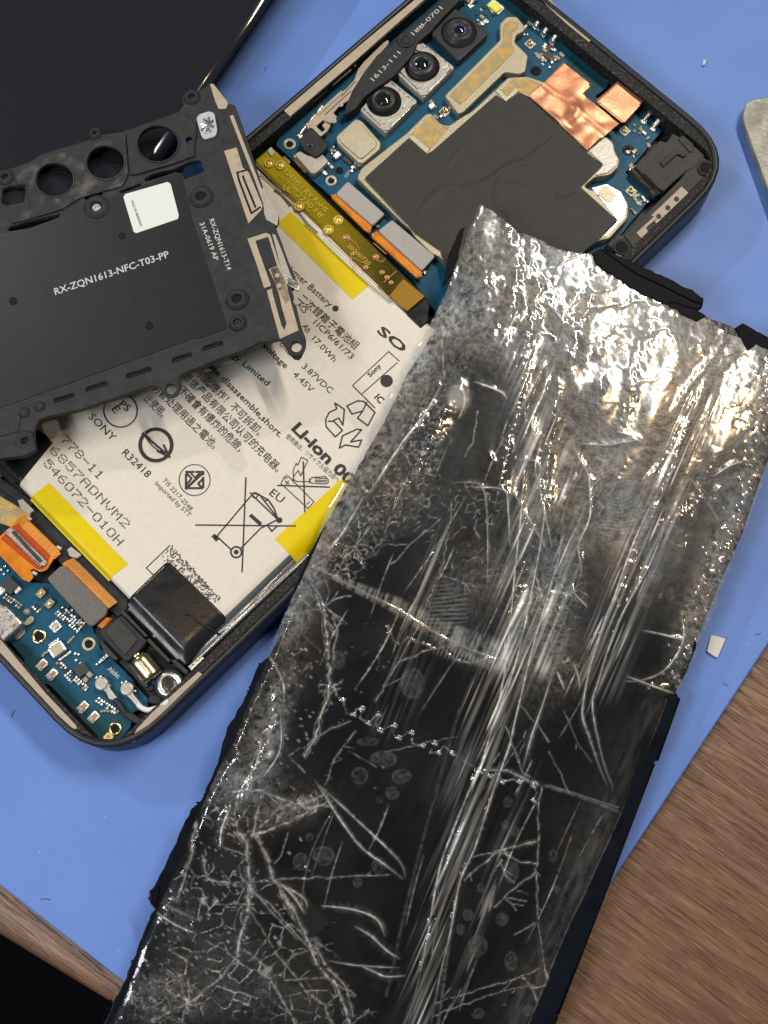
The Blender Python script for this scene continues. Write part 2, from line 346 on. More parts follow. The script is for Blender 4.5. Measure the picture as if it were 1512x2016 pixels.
fl = mesh_obj('floor', [(-150, -150, -72), (150, -150, -72), (150, 150, -72), (-150, 150, -72)], [(0, 1, 2, 3)], mat('dark_floor', (0.004, 0.004, 0.006), 0.8, var=0.3, vscale=0.2)); fl['kind'] = 'structure'
# the mat
a0, a1 = px(0, 1743), px(233, 1926); b0, b1 = px(1201, 1742), px(1512, 1269)
da, db = (a1-a0).normalized(), (b1-b0).normalized()
den = da.x*db.y-da.y*db.x; t = ((b0.x-a0.x)*db.y-(b0.y-a0.y)*db.x)/den; cor = a0+da*t
matpts = [cor, cor+db*46, cor+db*46-da*44, cor-da*44]
mo = plate_w('work_mat', [rounded(matpts, 1.0)], ZT+0.004, 0, 'mat', None, bevel=0.03)
tag(mo, 'smooth blue work mat lying on the wooden table under all the parts', 'mat')
# ================================================================== top-left dark panel with a rounded glass edge
pan = thing('dark_glass_panel', 'large dark smooth glass panel with a rounded shiny edge in the top left corner', 'glass panel', px(300, 100, 0))
p0, p1 = px(416, 163, 0.95), px(545, -25, 0.95); pd = (p1-p0).normalized(); pn = Vector((-pd.y, pd.x, 0))
if pn.x > 0: pn = -pn
def dark_panel():
    # extruded profile: flat face rolling over a rounded edge
    A = p0-pd*4.6; B = p0+pd*9; prof = [(10.5, 0.815), (10.5, 0.95)]
    for k in range(15):
        a = math.pi/2*k/14; prof.append((0.20-0.20*math.sin(a), 0.95-0.11*(1-math.cos(a))))
    prof += [(0.0, 0.84), (0.05, 0.80)]
    vs, fs = [], []; n = len(prof)
    for P in (A, B):
        for off, z in prof: q = P+pn*off; vs.append((q.x, q.y, z))
    for i in range(n): fs.append((i, (i+1) % n, n+(i+1) % n, n+i))
    fs.append(tuple(range(n))); fs.append(tuple(range(2*n-1, n-1, -1)))
    o = mesh_obj('glass_face', vs, fs, mat('dark_coated_glass', (0.012, 0.014, 0.018), 0.13, spec=0.9, coat=0.3), pan)
    bm = bmesh.new(); bm.from_mesh(o.data); bmesh.ops.recalc_face_normals(bm, faces=bm.faces); bm.to_mesh(o.data); bm.free()
    for p in o.data.polygons: p.use_smooth = len(p.vertices) == 4 and abs(p.normal.z) < 0.999
    body = []
    for P in (A+pd*0.05, B-pd*0.05):
        for off in (0.12, 10.3): q = P+pn*off; body.append((q.x, q.y))
    plate_w('back_housing', [[body[0], body[1], body[3], body[2]]], 0.55, 0.80, 'black', pan, 0.05)
dark_panel()
# ================================================================== metal plate at the right edge
mp_ = thing('metal_scraper', 'worn grey metal scraper blade poking in over the right edge of the mat', 'scraper', px(1500, 300, 0))
plate('blade', [(1461, 232), (1468, 203), (1480, 196), (1560, 180), (1640, 400), (1580, 560), (1511, 372)], 0.10, 0.26, mat('worn_steel', (0.15, 0.145, 0.12), 0.45, 0.3, col2=(0.33, 0.315, 0.26), vscale=2.2, bump=0.4, bscale=12, rvar=0.12), mp_, 0.02, 0.12)
# small chips and crumbs
def shard(u, v, pts, h, m, label, name, cat, z=0.004):
    o = plate(name, [(u+a, v+b) for a, b in pts], z, z+h, m, None, 0.01); return tag(o, label, cat)
ch = shard(1408, 1273, [(-8, -23), (0, -22), (21, -16), (5, 22), (-3, 18), (-16, 9)], 0.05, mat('pale_chip', (0.62, 0.60, 0.57), 0.4), 'pale grey triangular plastic chip alone on the blue mat right of the cracked screen', 'plastic_chip', 'plastic chip')
shard(1387, 122, [(-4, 3), (-2, -4), (4, -6), (3, 2), (-1, 6)], 0.06, mat('clear_crumb', (0.55, 0.58, 0.66), 0.1, coat=1.0), 'tiny clear glass crumb on the mat beyond the top right of the phone', 'glass_crumb', 'glass crumb')
M['fiber'] = mat('dark_fibre', (0.10, 0.13, 0.25), 0.7)
for i, (l, lab) in enumerate([([(312, 1770), (325, 1766), (338, 1768)], None)]):
    pass
def fibre(pp, lab): tag(tube('lint_fibre', [px(u, v, 0.010) for u, v in pp], 0.006, 'fiber', None, 5), lab, 'lint')
fibre([(78, 1771), (86, 1769), (98, 1771)], 'short dark curved lint fibre on the blue mat near the lower left table edge')
fibre([(520, 140), (523, 134), (525, 131)], 'tiny dark lint fibre on the blue mat between the dark panel and the phone')
fibre([(22, 1412), (27, 1400), (29, 1398)], 'tiny dark lint fibre on the mat just outside the lower left end of the phone')
fibre([(1488, 1247), (1492, 1250), (1497, 1246)], 'tiny dark speck of lint on the mat beside the wood at the right')
fibre([(1425, 1345), (1430, 1349), (1434, 1348)], 'thin dark lint fibre on the mat between the pale chip and the wood')
# ================================================================== the opened phone
ZR = 0.80
U = Vector((math.cos(math.radians(45.2)), math.sin(math.radians(45.2)), 0)); V = Vector((U.y, -U.x, 0))
lp_, bp_ = px(640, 133, ZR), px(70, 1380, ZR)
O = lp_ + U*((bp_-lp_).dot(U)); O = Vector((O.x, O.y, 0))
wV = (px(835, 921, ZR)-O).dot(V); wU = (px(1250, 136, ZR)-O).dot(U)
def uv(a, b): return O+U*a+V*b
def rrect(ins, r, u0=0, v0=0, u1=None, v1=None, n=8):
    u1 = wU if u1 is None else u1; v1 = wV if v1 is None else v1
    return rounded([uv(u0+ins, v0+ins), uv(u1-ins, v0+ins), uv(u1-ins, v1-ins), uv(u0+ins, v1-ins)], r, n)
ph = thing('opened_phone', 'black smartphone lying opened on the blue mat with its battery, boards and cameras exposed', 'phone', uv(wU/2, wV/2))
plate_w('outer_frame', [rrect(0, 1.25), rrect(0.11, 1.15)], 0.02, ZR, 'rim', ph, 0.05, smooth=False)
plate_w('frame_ledge', [rrect(0.108, 1.15), rounded([uv(0.24, 0.27), uv(wU-0.31, 0.27), uv(wU-0.31, wV-0.245), uv(0.24, wV-0.245)], 0.5, 8)], 0.05, 0.755, 'adhesive', ph, 0.02)
plate_w('chassis_floor', [rrect(0.112, 1.1)], 0.04, 0.26, 'darkmetal', ph)
T = lambda pts, **k: plate('antenna_strip', pts, 0.757, 0.775, 'tan', ph, 0.005, **k)
T([(557, 215), (571, 229), (700, 119), (800, 30), (850, -14), (830, -12)])
T([(0, 1273), (-6, 1292), (70, 1374), (137, 1438), (152, 1434), (150, 1428), (90, 1365), (44, 1310), (0, 1258)])
T([(391, 1322), (400, 1329), (330, 1396), (283, 1440), (262, 1462), (266, 1456), (258, 1456), (270, 1434), (300, 1402)])
T([(1064, -2), (1072, 6), (1115, 46), (1160, 83), (1163, 78), (1120, 36), (1080, -4)])
#T([(36, 1346), (37, 1310), (48, 1302), (50, 1316), (88, 1349), (97, 1352), (88, 1366), (78, 1366)])
# thin bright seam inside the ring near the battery
plate('chrome_seam', [(373, 1316), (377, 1320), (402, 1296), (398, 1292)], 0.76, 0.785, 'silver', ph, 0.004)
# --- main board
mb = plate('main_board', [(543, 286), (549, 268), (566, 254), (640, 190), (760, 90), (884, -20), (1010, -60), (1033, -2), (1064, 33), (1066, 52), (1110, 86), (1196, 158), (1197, 170), (1171, 190), (1240, 225), (1262, 208), (1303, 258), (1250, 321), (1231, 339), (1284, 386), (1261, 416), (1242, 437), (1226, 458), (1195, 482), (1100, 600), (1000, 700), (900, 660), (842, 596), (813, 552), (733, 470), (652, 387), (613, 353), (570, 310)], 0.30, 0.42, 'pcb', ph, 0.008, 0.03)
plate('solder_mask_area', [(1005, -40), (1033, -2), (1063, 33), (1065, 50), (1050, 62), (1020, 55), (990, 20)], 0.42, 0.424, 'pcbt', mb)
plate('solder_mask_area', [(1135, 100), (1196, 158), (1196, 168), (1172, 188), (1164, 170), (1110, 122)], 0.42, 0.424, 'pcbt', mb, r=0.05)
z = 0.42
# silver shield under the graphite
plate('shield_can', [(702, 350), (712, 330), (800, 262), (838, 224), (848, 222), (868, 244), (885, 247), (905, 232), (930, 218), (975, 176), (1000, 152), (1040, 150), (1074, 162), (1110, 190), (1160, 290), (1192, 267), (1208, 280), (1212, 300), (1221, 314), (1217, 330), (1200, 345), (1172, 348), (1150, 366), (1165, 375), (1194, 366), (1224, 378), (1238, 402), (1236, 430), (1200, 470), (1184, 472), (1144, 494), (1060, 560), (920, 620), (882, 522), (866, 505), (850, 499), (815, 464), (808, 450), (796, 442)], z, 0.62, 'shield', mb, 0.022, 0.06)
plate('raised_shield_step', [(1165, 370), (1194, 362), (1222, 377), (1234, 402), (1230, 428), (1198, 462), (1184, 468), (1216, 434)], 0.62, 0.635, 'silver', mb, 0.008, 0.03)
plate('raised_shield_step', [(1176, 382), (1186, 366), (1198, 368), (1213, 385), (1205, 397), (1196, 398)], 0.635, 0.65, 'cream', mb, 0.008, 0.04)
plate('raised_shield_step', [(1158, 296), (1190, 269), (1206, 281), (1209, 299), (1217, 313), (1213, 327), (1196, 340), (1172, 345), (1188, 324)], 0.62, 0.64, 'nickel', mb, 0.008, 0.03)
plate('gold_patch', [(808, 265), (848, 227), (866, 247), (884, 250), (843, 298), (838, 298), (812, 271)], 0.62, 0.63, 'shieldg', mb, 0.004)
plate('raised_lip', [(804, 269), (812, 264), (846, 294), (839, 301)], 0.62, 0.645, 'cream', mb, 0.008)
plate('gold_patch', [(996, 170), (1006, 156), (1040, 154), (1066, 165), (1040, 184), (1020, 180), (996, 198), (980, 180)], 0.62, 0.63, 'shieldg', mb, 0.004)
plate('raised_lip', [(975, 178), (982, 174), (998, 190), (1016, 172), (1022, 177), (996, 200)], 0.62, 0.645, 'cream', mb, 0.008)
gs = plate('graphite_sheet', [(718, 350), (804, 272), (839, 303), (850, 298), (977, 186), (996, 201), (1021, 181), (1040, 189), (1155, 299), (1187, 324), (1143, 368), (1216, 434), (1179, 471), (1155, 490), (1100, 560), (900, 640), (868, 492), (810, 452), (800, 438)], 0.648, 0.662, 'graphite', mb, 0.004, 0.02)
def gw(s, t, x, y): return 0
# ripples in the graphite sheet: soft folds
def soft_fold(pts, wid, hgt, m, parent, z0):
    P = [px(u, v, z0) for u, v in pts]; vs, fs = [], []; n = 9
    for i, p in enumerate(P):
        d = (P[min(i+1, len(P)-1)]-P[max(i-1, 0)]); d.normalize(); nn = Vector((-d.y, d.x, 0)); e = math.sin(math.pi*i/(len(P)-1))**0.6
        for j in range(n): s = (j/(n-1)*2-1); vs.append(p+nn*s*wid*e + Vector((0, 0, z0*0+hgt*e*math.cos(s*math.pi/2)**2)))
    for i in range(len(P)-1):
        for j in range(n-1): a = i*n+j; fs.append((a, a+1, a+n+1, a+n))
    o = mesh_obj('sheet_fold', vs, fs, m, parent)
    if o.data.polygons[0].normal.z < 0: o.data.flip_normals()
    return o
def smoothline(pts, k=6):
    P = [Vector(p) for p in pts]; out = []
    for i in range(len(P)-1):
        a, b, c, d2 = P[max(i-1, 0)], P[i], P[i+1], P[min(i+2, len(P)-1)]
        for j in range(k):
            t = j/k; out.append(0.5*((2*b)+(c-a)*t+(2*a-5*b+4*c-d2)*t*t+(3*b-a-3*c+d2)*t*t*t))
    out.append(P[-1]); return [tuple(p) for p in out]
for f_, wd, hg in [([(1100, 262), (1060, 295), (1030, 318), (1000, 328), (968, 350), (930, 366), (900, 362)], 0.10, 0.032),
               ([(1050, 325), (1010, 330), (985, 350), (975, 380), (985, 410), (1000, 420), (1000, 450)], 0.08, 0.028),
               ([(900, 365), (870, 372), (845, 395), (820, 420)], 0.12, 0.026), ([(1090, 380), (1110, 392), (1140, 378)], 0.07, 0.022), ([(870, 345), (900, 300), (925, 280)], 0.08, 0.012), ([(975, 350), (985, 356), (1060, 370)], 0.05, 0.015)]:
    soft_fold(smoothline(f_), wd, hg*0.6, 'graphite', mb, 0.6625)
# large gold-toned shield
plate('gold_shield', [(875, 188), (985, 77), (984, 46), (998, 32), (1018, 32), (1034, 52), (1031, 62), (1017, 68), (1013, 82), (1040, 109), (1035, 140), (1024, 146), (994, 142), (912, 221), (902, 224)], z, 0.60, 'shield', mb, 0.022, 0.05)
plate('gold_patch', [(885, 187), (990, 84), (992, 48), (1004, 40), (1016, 42), (1022, 52), (1010, 62), (1006, 84), (1014, 98), (984, 130), (906, 206)], 0.60, 0.612, 'shieldg', mb, 0.006, 0.04)
plate('small_shield', [(662, 268), (700, 233), (712, 237), (750, 280), (748, 293), (714, 322), (704, 318), (664, 280)], z, 0.57, 'cream', mb, 0.025, 0.06)
plate('small_shield_top', [(668, 268), (701, 240), (709, 242), (742, 279), (740, 288), (713, 312), (706, 310), (669, 277)], 0.57, 0.60, 'cream', mb, 0.014, 0.05)
# camera modules
def camera(name, sq, cx, cy, r1, ringm, glass, sqm, label, hz=0.60, tilt=0):
    c = plate(name, sq, z, hz, sqm, ph, 0.02, 0.06, label=label)
    lathe('lens_well', cx, cy, hz, [(r1+.015, -0.01), (r1+.01, 0.006), (r1-.02, 0.004), (0.0, 0.003)], 'hole', c)
    return c
def lens(cx, cy, zc, prof, m, par, name): return lathe(name, cx, cy, zc, prof, m, par, 36)
c1 = camera('camera_module', [(765, 153), (823, 199), (760, 263), (708, 216)], 756, 200, 0.315, 0, 0, 'nickel', 'camera with a pale metal collar, lowest of the three in the row')
lens(755, 194, 0.74, [(0.225, -0.14), (0.215, -0.01), (0.20, 0.0), (0.145, -0.01), (0.13, -0.05)], 'lensring', c1, 'lens_barrel'); lens(755, 194, 0.71, [(0.14, 0), (0.10, 0.018), (0.05, 0.03), (0.0, 0.034)], 'lensg', c1, 'lens')
c2 = camera('camera_module', [(831, 82), (896, 132), (834, 194), (779, 142)], 831, 131, 0.32, 0, 0, 'nickel', 'camera with a pale metal collar and domed lens in the middle of the row')
lens(831, 125, 0.76, [(0.255, -0.16), (0.245, -0.02), (0.22, 0.0), (0.16, 0.018), (0.13, 0.0), (0.11, -0.02)], 'lensring', c2, 'lens_barrel'); lens(831, 125, 0.75, [(0.14, -0.01), (0.10, 0.015), (0.05, 0.026), (0.0, 0.03)], 'lensg', c2, 'lens')
c3 = camera('camera_module', [(897, 15), (962, 66), (903, 121), (848, 66)], 903, 64, 0.33, 0, 0, 'lensring', 'all black camera nearest the top edge of the phone')
lens(905, 58, 0.74, [(0.30, -0.14), (0.28, -0.06), (0.24, -0.05), (0.235, 0.0), (0.20, 0.005), (0.19, -0.03), (0.15, -0.03), (0.145, 0.01), (0.11, 0.012), (0.09, -0.02)], 'lensring', c3, 'lens_barrel'); lens(906, 57, 0.73, [(0.10, -0.01), (0.06, 0.01), (0.0, 0.016)], 'lensb', c3, 'lens')
for par, pts in ((c1, [[(716, 214), (752, 250), (764, 254), (815, 206)], [(770, 163), (806, 192)], [(812, 196), (800, 204), (792, 213)], [(748, 253), (756, 244)]]), (c2, [[(787, 141), (822, 175), (838, 184), (888, 136)], [(838, 92), (878, 122)], [(884, 128), (872, 136)], [(822, 182), (826, 172)]])):
    for q in pts: tube('collar_ridge', [px(a, b, 0.605) for a, b in smoothline(q, 4)], 0.012, 'silver', par, 6)
# tabs on the camera collars
for par, t_ in ((c1, [(745, 153), (762, 160), (756, 168), (744, 166)]), (c2, [(813, 84), (834, 88), (828, 100), (812, 96)]), (c1, [(747, 247), (770, 240), (768, 256), (752, 256)]), (c2, [(820, 176), (846, 172), (842, 186), (828, 188)])):
    plate('collar_tab', t_, 0.60, 0.63, 'nickel', par, 0.01, 0.03)
# black bracket with moulded lettering, along the edge
br = plate('antenna_bracket', [(892, -14), (838, 28), (798, 60), (776, 84), (742, 108), (712, 148), (694, 178), (680, 210), (678, 226), (700, 214), (716, 192), (742, 172), (775, 150), (800, 122), (815, 104), (822, 84), (850, 60), (872, 34), (920, -14)], 0.42, 0.70, 'black', ph, 0.02, 0.05)
for q in ([(731, 152), (786, 96), (794, 104), (736, 164), (712, 176), (706, 168), (731, 152)], [(812, 62), (870, 6), (878, 14), (822, 70)], [(700, 212), (708, 180), (722, 162)]): strokes('raised_rim', [q], 1.6, 0.702, 'greyplas', br)
text('1613-T11', (736, 160), (789, 105), 0.702, 'white', br, h=11)
text('18B-0701', (815, 70), (872, 17), 0.702, 'white', br, h=11)
lathe('screw_boss', 799, 78, 0.72, [(0.17, -0.2), (0.165, 0.0), (0.15, 0.01), (0.085, 0.005), (0.07, -0.06)], 'black', br, 24); lathe('screw_socket', 797, 80, 0.68, [(0.075, 0), (0.05, 0.01), (0.035, -0.03)], 'greyplas', br, 16)
# bent metal bracket
mk = plate('metal_bracket', [(764, 78), (754, 84), (716, 122), (705, 136), (697, 158), (680, 176), (664, 186), (632, 214), (604, 244), (606, 256), (632, 268), (644, 258), (651, 246), (640, 240), (634, 246), (641, 254), (634, 260), (622, 248), (636, 236), (652, 242), (664, 230), (656, 222), (668, 208), (688, 196), (693, 180), (706, 160), (726, 132), (766, 84)], 0.56, 0.62, 'tan', ph, 0.008, 0.015)
plate('metal_bracket_arm', [(672, 178), (675, 182), (627, 226), (623, 222)], 0.62, 0.64, 'tan', mk, 0.003)
strokes('slot', [[(690, 180), (640, 226)], [(700, 160), (672, 190)]], 1.6, 0.622, 'hole', mk)
lathe('rivet', 671, 206, 0.625, [(0.05, 0), (0.04, 0.02), (0.015, 0.012), (0.01, -0.03)], 'nickel', mk, 14)
lathe('rivet', 658, 238, 0.625, [(0.05, 0), (0.04, 0.02), (0.015, 0.012), (0.01, -0.03)], 'nickel', mk, 14)
# grey strip with red film, along the inner left rim
plate('side_key_flex', [(530, 276), (552, 254), (600, 214), (650, 170), (694, 128), (716, 108), (712, 100), (690, 118), (640, 164), (590, 206), (556, 236), (528, 268)], 0.50, 0.60, 'greyplas', ph, 0.02, 0.04)
plate('red_film', [(556, 245), (553, 239), (584, 214), (590, 219)], 0.60, 0.615, 'red', ph); plate('red_film', [(644, 168), (640, 160), (676, 132), (683, 138)], 0.60, 0.615, 'red', ph)
plate('key_contact', [(655, 168), (653, 164), (688, 134), (692, 137)], 0.60, 0.63, 'tan', ph, 0.004)
plate('solder_blob', [(690, 124), (700, 112), (712, 104), (716, 110), (704, 122), (698, 132)], 0.60, 0.64, 'nickel', ph, 0.015, 0.03); plate('solder_blob', [(640, 166), (620, 182), (600, 200), (604, 210), (625, 196), (646, 176)], 0.60, 0.63, 'greyplas', ph, 0.015, 0.03)
# front camera/sensor block near the film cable
sc = plate('sensor_block', [(598, 258), (612, 248), (634, 270), (648, 284), (636, 300), (622, 310), (596, 292), (590, 280)], z, 0.64, 'black', ph, 0.03, 0.06)
lathe('sensor_lens', 610, 287, 0.66, [(0.075, -0.03), (0.07, 0.0), (0.045, 0.005), (0.03, -0.02)], 'lensring', sc, 18)
fc = plate('sensor_shell', [(580, 304), (590, 296), (606, 306), (626, 308), (634, 302), (647, 316), (634, 330), (620, 342), (612, 340)], z, 0.58, 'nickel', ph, 0.02, 0.05)
for i in range(6): box('copper_tail', 604-20+i*6.5, 328-18+i*5.6, z, 0.05, 0.12, 0.04+0.01*(i % 2), 'flexl', ph)
plate('copper_tail', [(578, 314), (586, 310), (608, 334), (600, 341)], z, 0.46, 'brown', ph, 0.01); plate('copper_tail', [(552, 312), (560, 306), (572, 318), (566, 326)], z, 0.46, 'brown', ph, 0.01)
# copper foil, wrinkled
def cop(s, t, x, y):
    p = Vector((x*1.3, y*1.3, 3.1)); f = noise.noise(p)*0.028 + noise.noise(p*2.7)*0.012 + abs(noise.noise(p*1.9))*0.03
    q = px(1108, 215, 0.68); dd = (Vector((x, y, 0))-Vector((q.x, q.y, 0))); a = math.atan2(dd.y, dd.x); r_ = dd.length
    f += 0.05*math.exp(-((r_-0.25)/0.10)**2)*(0.5+0.5*math.cos(a+0.7)); q2 = px(1120, 245, 0.68); f -= 0.06*math.exp(-(((x-q2.x)*0.7+(y-q2.y)*0.7)/0.12)**2)*math.exp(-(((x-q2.x)*0.7-(y-q2.y)*0.7)/0.25)**2)
    q3 = px(1085, 178, 0.68); f += 0.02*math.exp(-(((x-q3.x)*0.67+(y-q3.y)*0.74)/0.03)**2)*(1 if r_ < 0.9 else 0)
    return 0.69+f
def cloth_poly(name, pts, hf, m, parent, zref, step=0.05, thick=0.006, label=None):
    P = [px(u, v, zref) for u, v in pts]; bm = bmesh.new(); vs = [bm.verts.new((p.x, p.y, 0)) for p in P]; f = bm.faces.new(vs)
    if f.normal.z < 0: f.normal_flip()
    xs = [p.x for p in P]; ys = [p.y for p in P]
    ang = math.radians(45.2)
    for k, nv in enumerate((U, V)):
        dots = [p.dot(nv) for p in P]; a = min(dots)+step
        while a < max(dots): bmesh.ops.bisect_plane(bm, geom=list(bm.verts)+list(bm.edges)+list(bm.faces), plane_co=nv*a, plane_no=nv); a += step
    for v in bm.verts: v.co.z = hf(0, 0, v.co.x, v.co.y)
    bmesh.ops.recalc_face_normals(bm, faces=bm.faces)
    me = bpy.data.meshes.new(name); bm.to_mesh(me); bm.free()
    if me.polygons and me.polygons[0].normal.z < 0: me.flip_normals()
    c = sum(P, Vector())/len(P); c.z = 0; me.transform(Matrix.Translation(-c)); me.polygons.foreach_set('use_smooth', [True]*len(me.polygons))
    o = link(name, me, m, parent, c, 0, label)
    if thick: md = o.modifiers.new('t', 'SOLIDIFY'); md.thickness = thick; md.offset = -1
    return o
cloth_poly('copper_tape', [(1108, 123), (1163, 166), (1161, 174), (1151, 182), (1153, 190), (1175, 208), (1220, 243), (1157, 296), (1098, 240), (1040, 188), (1074, 160)], cop, 'copper', mb, 0.69)
cloth_poly('copper_tape', [(1216, 160), (1268, 198), (1232, 241), (1225, 241), (1176, 202), (1175, 196)], lambda s, t, x, y: 0.66+0.02*noise.noise(Vector((x*2, y*2, 9))), 'copper', mb, 0.66, label='smaller flat square of copper foil near the rim')
# foam-topped connectors and orange flex tails
for a in range(2):
    pad = [[(685, 356), (758, 421), (734, 444), (661, 381)], [(772, 432), (857, 504), (831, 533), (744, 454)]][a]
    plate('foam_pad', pad, 0.56, 0.64, 'foam', mb, 0.02, 0.05); plate('board_connector', pad, z, 0.559, 'black', mb, 0.01, 0.03)
    fl = plate('flex_tail', [[(661, 380), (733, 444), (729, 458), (717, 452), (652, 387), (652, 382)], [(743, 453), (831, 534), (832, 544), (820, 546), (732, 466), (733, 458)]][a], 0.50, 0.60, 'flex', ph, 0.03, 0.02)
    for i in range(34):
        s = (i+0.5)/34; q = [((655+s*72, 388+s*64)), ((737+s*84, 463+s*77))][a]
        box('flex_stripe', q[0]+1.5, q[1]-2, 0.598, 0.012, 0.09, 0.006, 'flexl' if i % 3 else 'flexr', fl, rot=0.7854)
# ribbon (film cable) between battery and board
KZ = 0.70
def kap(s, t, x, y):
    b = (Vector((x, y, 0))-O).dot(V); return KZ + 0.012*noise.noise(Vector((x*1.1, y*1.1, 5))) - 0.055*(1-min(1, t/0.13))**2*(t < 0.13) - 0.05*max(0, (t-0.9)/0.1)**2
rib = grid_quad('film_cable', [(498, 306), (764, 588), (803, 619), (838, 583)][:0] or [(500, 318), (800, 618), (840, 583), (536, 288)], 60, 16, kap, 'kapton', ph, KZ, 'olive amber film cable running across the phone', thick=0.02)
def on_k(u, v): return px(u, v, KZ+0.01)
text('E243951 KV RoHS', (557, 338), (640, 418), KZ+0.016, 'kaptonl', rib, h=11)
text('94V-0 BG BAV-0', (546, 346), (592, 385), KZ+0.016, 'kaptonl', rib, h=8); text('2230 HF', (582, 385), (633, 432), KZ+0.016, 'kaptonl', rib, h=12)
text('20200720', (683, 485), (725, 523), KZ+0.016, 'kaptonl', rib, h=9); text('UL', (555, 372), (571, 380), KZ+0.016, 'kaptonl', rib, h=12, bold=0.03)
for u_, v_ in ((530, 321), (552, 325), (589, 406), (666, 433), (647, 452)):
    lathe('plated_hole', u_, v_, KZ+0.016, [(0.095, 0.0), (0.093, 0.006), (0.078, 0.006), (0.076, 0.0)], 'kaptonl', rib, 22); lathe('plated_hole_centre', u_, v_, KZ+0.014, [(0.06, 0.0), (0.055, 0.012), (0.02, 0.008), (0.0, 0.004)], 'gold', rib, 16)
for u_, v_, r_ in ((682, 468, 0.07), (740, 506, 0.06), (720, 526, 0.05), (752, 536, 0.05), (762, 546, 0.05), (770, 556, 0.045), (694, 500, 0.04)):
    lathe('printed_ring', u_, v_, KZ+0.016, [(r_, 0.0), (r_-0.002, 0.003), (r_-0.016, 0.003), (r_-0.018, 0.0)], 'brown', rib, 20)
strokes('printed_trace', [[(676, 462), (700, 478), (708, 492)], [(742, 512), (752, 516), (758, 510)], [(756, 556), (780, 534)], [(700, 530), (690, 505), (720, 520)], [(735, 478), (760, 500)], [(640, 466), (690, 512), (745, 566)]], 1.6, KZ+0.014, 'brown', rib)
plate('orange_tab', [(794, 549), (836, 583), (802, 612), (767, 582)], KZ+0.004, KZ+0.03, mat('amber_orange_tab', (0.30, 0.15, 0.006), 0.3, coat=0.5), rib, 0.004)
for q, wd in (([(512, 342), (535, 362), (560, 388), (584, 412), (606, 440), (625, 458)], 0.012), ([(600, 440), (660, 500), (720, 556), (770, 596)], 0.008), ([(540, 372), (556, 384), (572, 404)], 0.016), ([(745, 560), (752, 572), (800, 612)], 0.010)):
    tube('film_crease', [px(u, v, KZ-0.005) for u, v in smoothline(q)], wd, 'kapton', rib, 6)
plate('clear_film_end', [(526, 296), (534, 288), (540, 300), (534, 308)], KZ, KZ+0.03, mat('glossy_glue', (0.45, 0.55, 0.52), 0.08, coat=1.0), rib, 0.012, 0.03)
plate('black_folded_film', [(799, 618), (838, 585), (846, 600), (842, 634), (828, 646)], 0.60, 0.68, 'btape', ph, 0.02, 0.03)
# audio jack block and antenna bracket
jk = plate('audio_jack', [(1325, 262), (1340, 270), (1345, 264), (1388, 306), (1376, 326), (1352, 336), (1322, 362), (1308, 376), (1296, 370), (1262, 340), (1250, 326), (1300, 276), (1312, 280)], 0.42, 0.66, 'greyplas', ph, 0.02, 0.02)
plate('jack_step', [(1300, 318), (1330, 292), (1338, 296), (1352, 304), (1346, 309), (1334, 303), (1312, 322), (1306, 328)], 0.66, 0.70, 'black', jk, 0.01); plate('jack_lug', [(1334, 272), (1346, 266), (1366, 284), (1362, 300), (1356, 296)], 0.66, 0.69, 'greyplas', jk, 0.01, 0.03)
plate('jack_foot', [(1240, 334), (1250, 328), (1296, 368), (1304, 378), (1290, 386), (1278, 378), (1282, 372), (1262, 358), (1256, 352)], 0.42, 0.60, 'greyplas', jk, 0.02, 0.01)
strokes('jack_gap', [[(1248, 333), (1262, 345), (1270, 343), (1296, 372), (1292, 382)], [(1262, 350), (1282, 368), (1286, 376)]], 3, 0.664, 'hole', jk)
ab = plate('speaker_bracket', [(1382, 306), (1397, 318), (1401, 334), (1388, 348), (1350, 384), (1280, 464), (1255, 489), (1246, 494), (1240, 478), (1228, 462), (1262, 430), (1340, 352), (1352, 336), (1365, 330)], 0.42, 0.70, 'greyplas', ph, 0.02, 0.02)
tp = plate('tan_contact', [(1342, 367), (1356, 380), (1294, 441), (1289, 436), (1292, 432), (1272, 448), (1277, 458), (1266, 472), (1253, 458), (1288, 426), (1282, 424)], 0.70, 0.715, 'tan', ab, 0.004, holes=[circ(1332, 392, 5), circ(1315, 409, 5), circ(1297, 426, 5)])
for h in ((1332, 392), (1315, 409), (1297, 426)): lathe('rivet_hole', h[0], h[1], 0.703, [(0.05, 0), (0.02, -0.02), (0, -0.02)], 'hole', ab, 14)
for u_, v_ in ((1390, 331), (1224, 487)):
    screw_post(u_, v_, 0.72, 0.16, ph, 'black', 'screw_well', 0.2, 0.7); lathe('screw_insert', u_+1, v_+3, 0.60, [(0.08, 0), (0.05, 0.01), (0.03, -0.05)], 'brown', ph, 16)
plate('plastic_well', [(1196, 480), (1216, 462), (1232, 462), (1248, 490), (1232, 506), (1218, 500)], 0.42, 0.66, 'greyplas', ph, 0.02, 0.03); plate('tan_contact', [(1208, 504), (1216, 496), (1224, 504), (1216, 512)], 0.70, 0.72, 'tan', ph)
# screw posts on the main board
for u_, v_, r_, mm in ((570, 284, 0.12, 'cream'), (652, 356, 0.11, 'nickel'), (668, 336, 0.07, 'hole'), (1055, 140, 0.10, 'hole'), (1237, 296, 0.11, 'darkmetal'), (945, 47, 0.05, 'gold')):
    screw_post(u_, v_, z, r_, mb, mm)
def pads(lst, parent, z0, seed=0):
    for (u_, v_, sx_, sy_, m_) in lst: box('chip_component', u_, v_, z0, sx_, sy_, 0.05 if m_ != 'chip' else 0.07, m_, parent, rot=0.7854, bev=0.1)
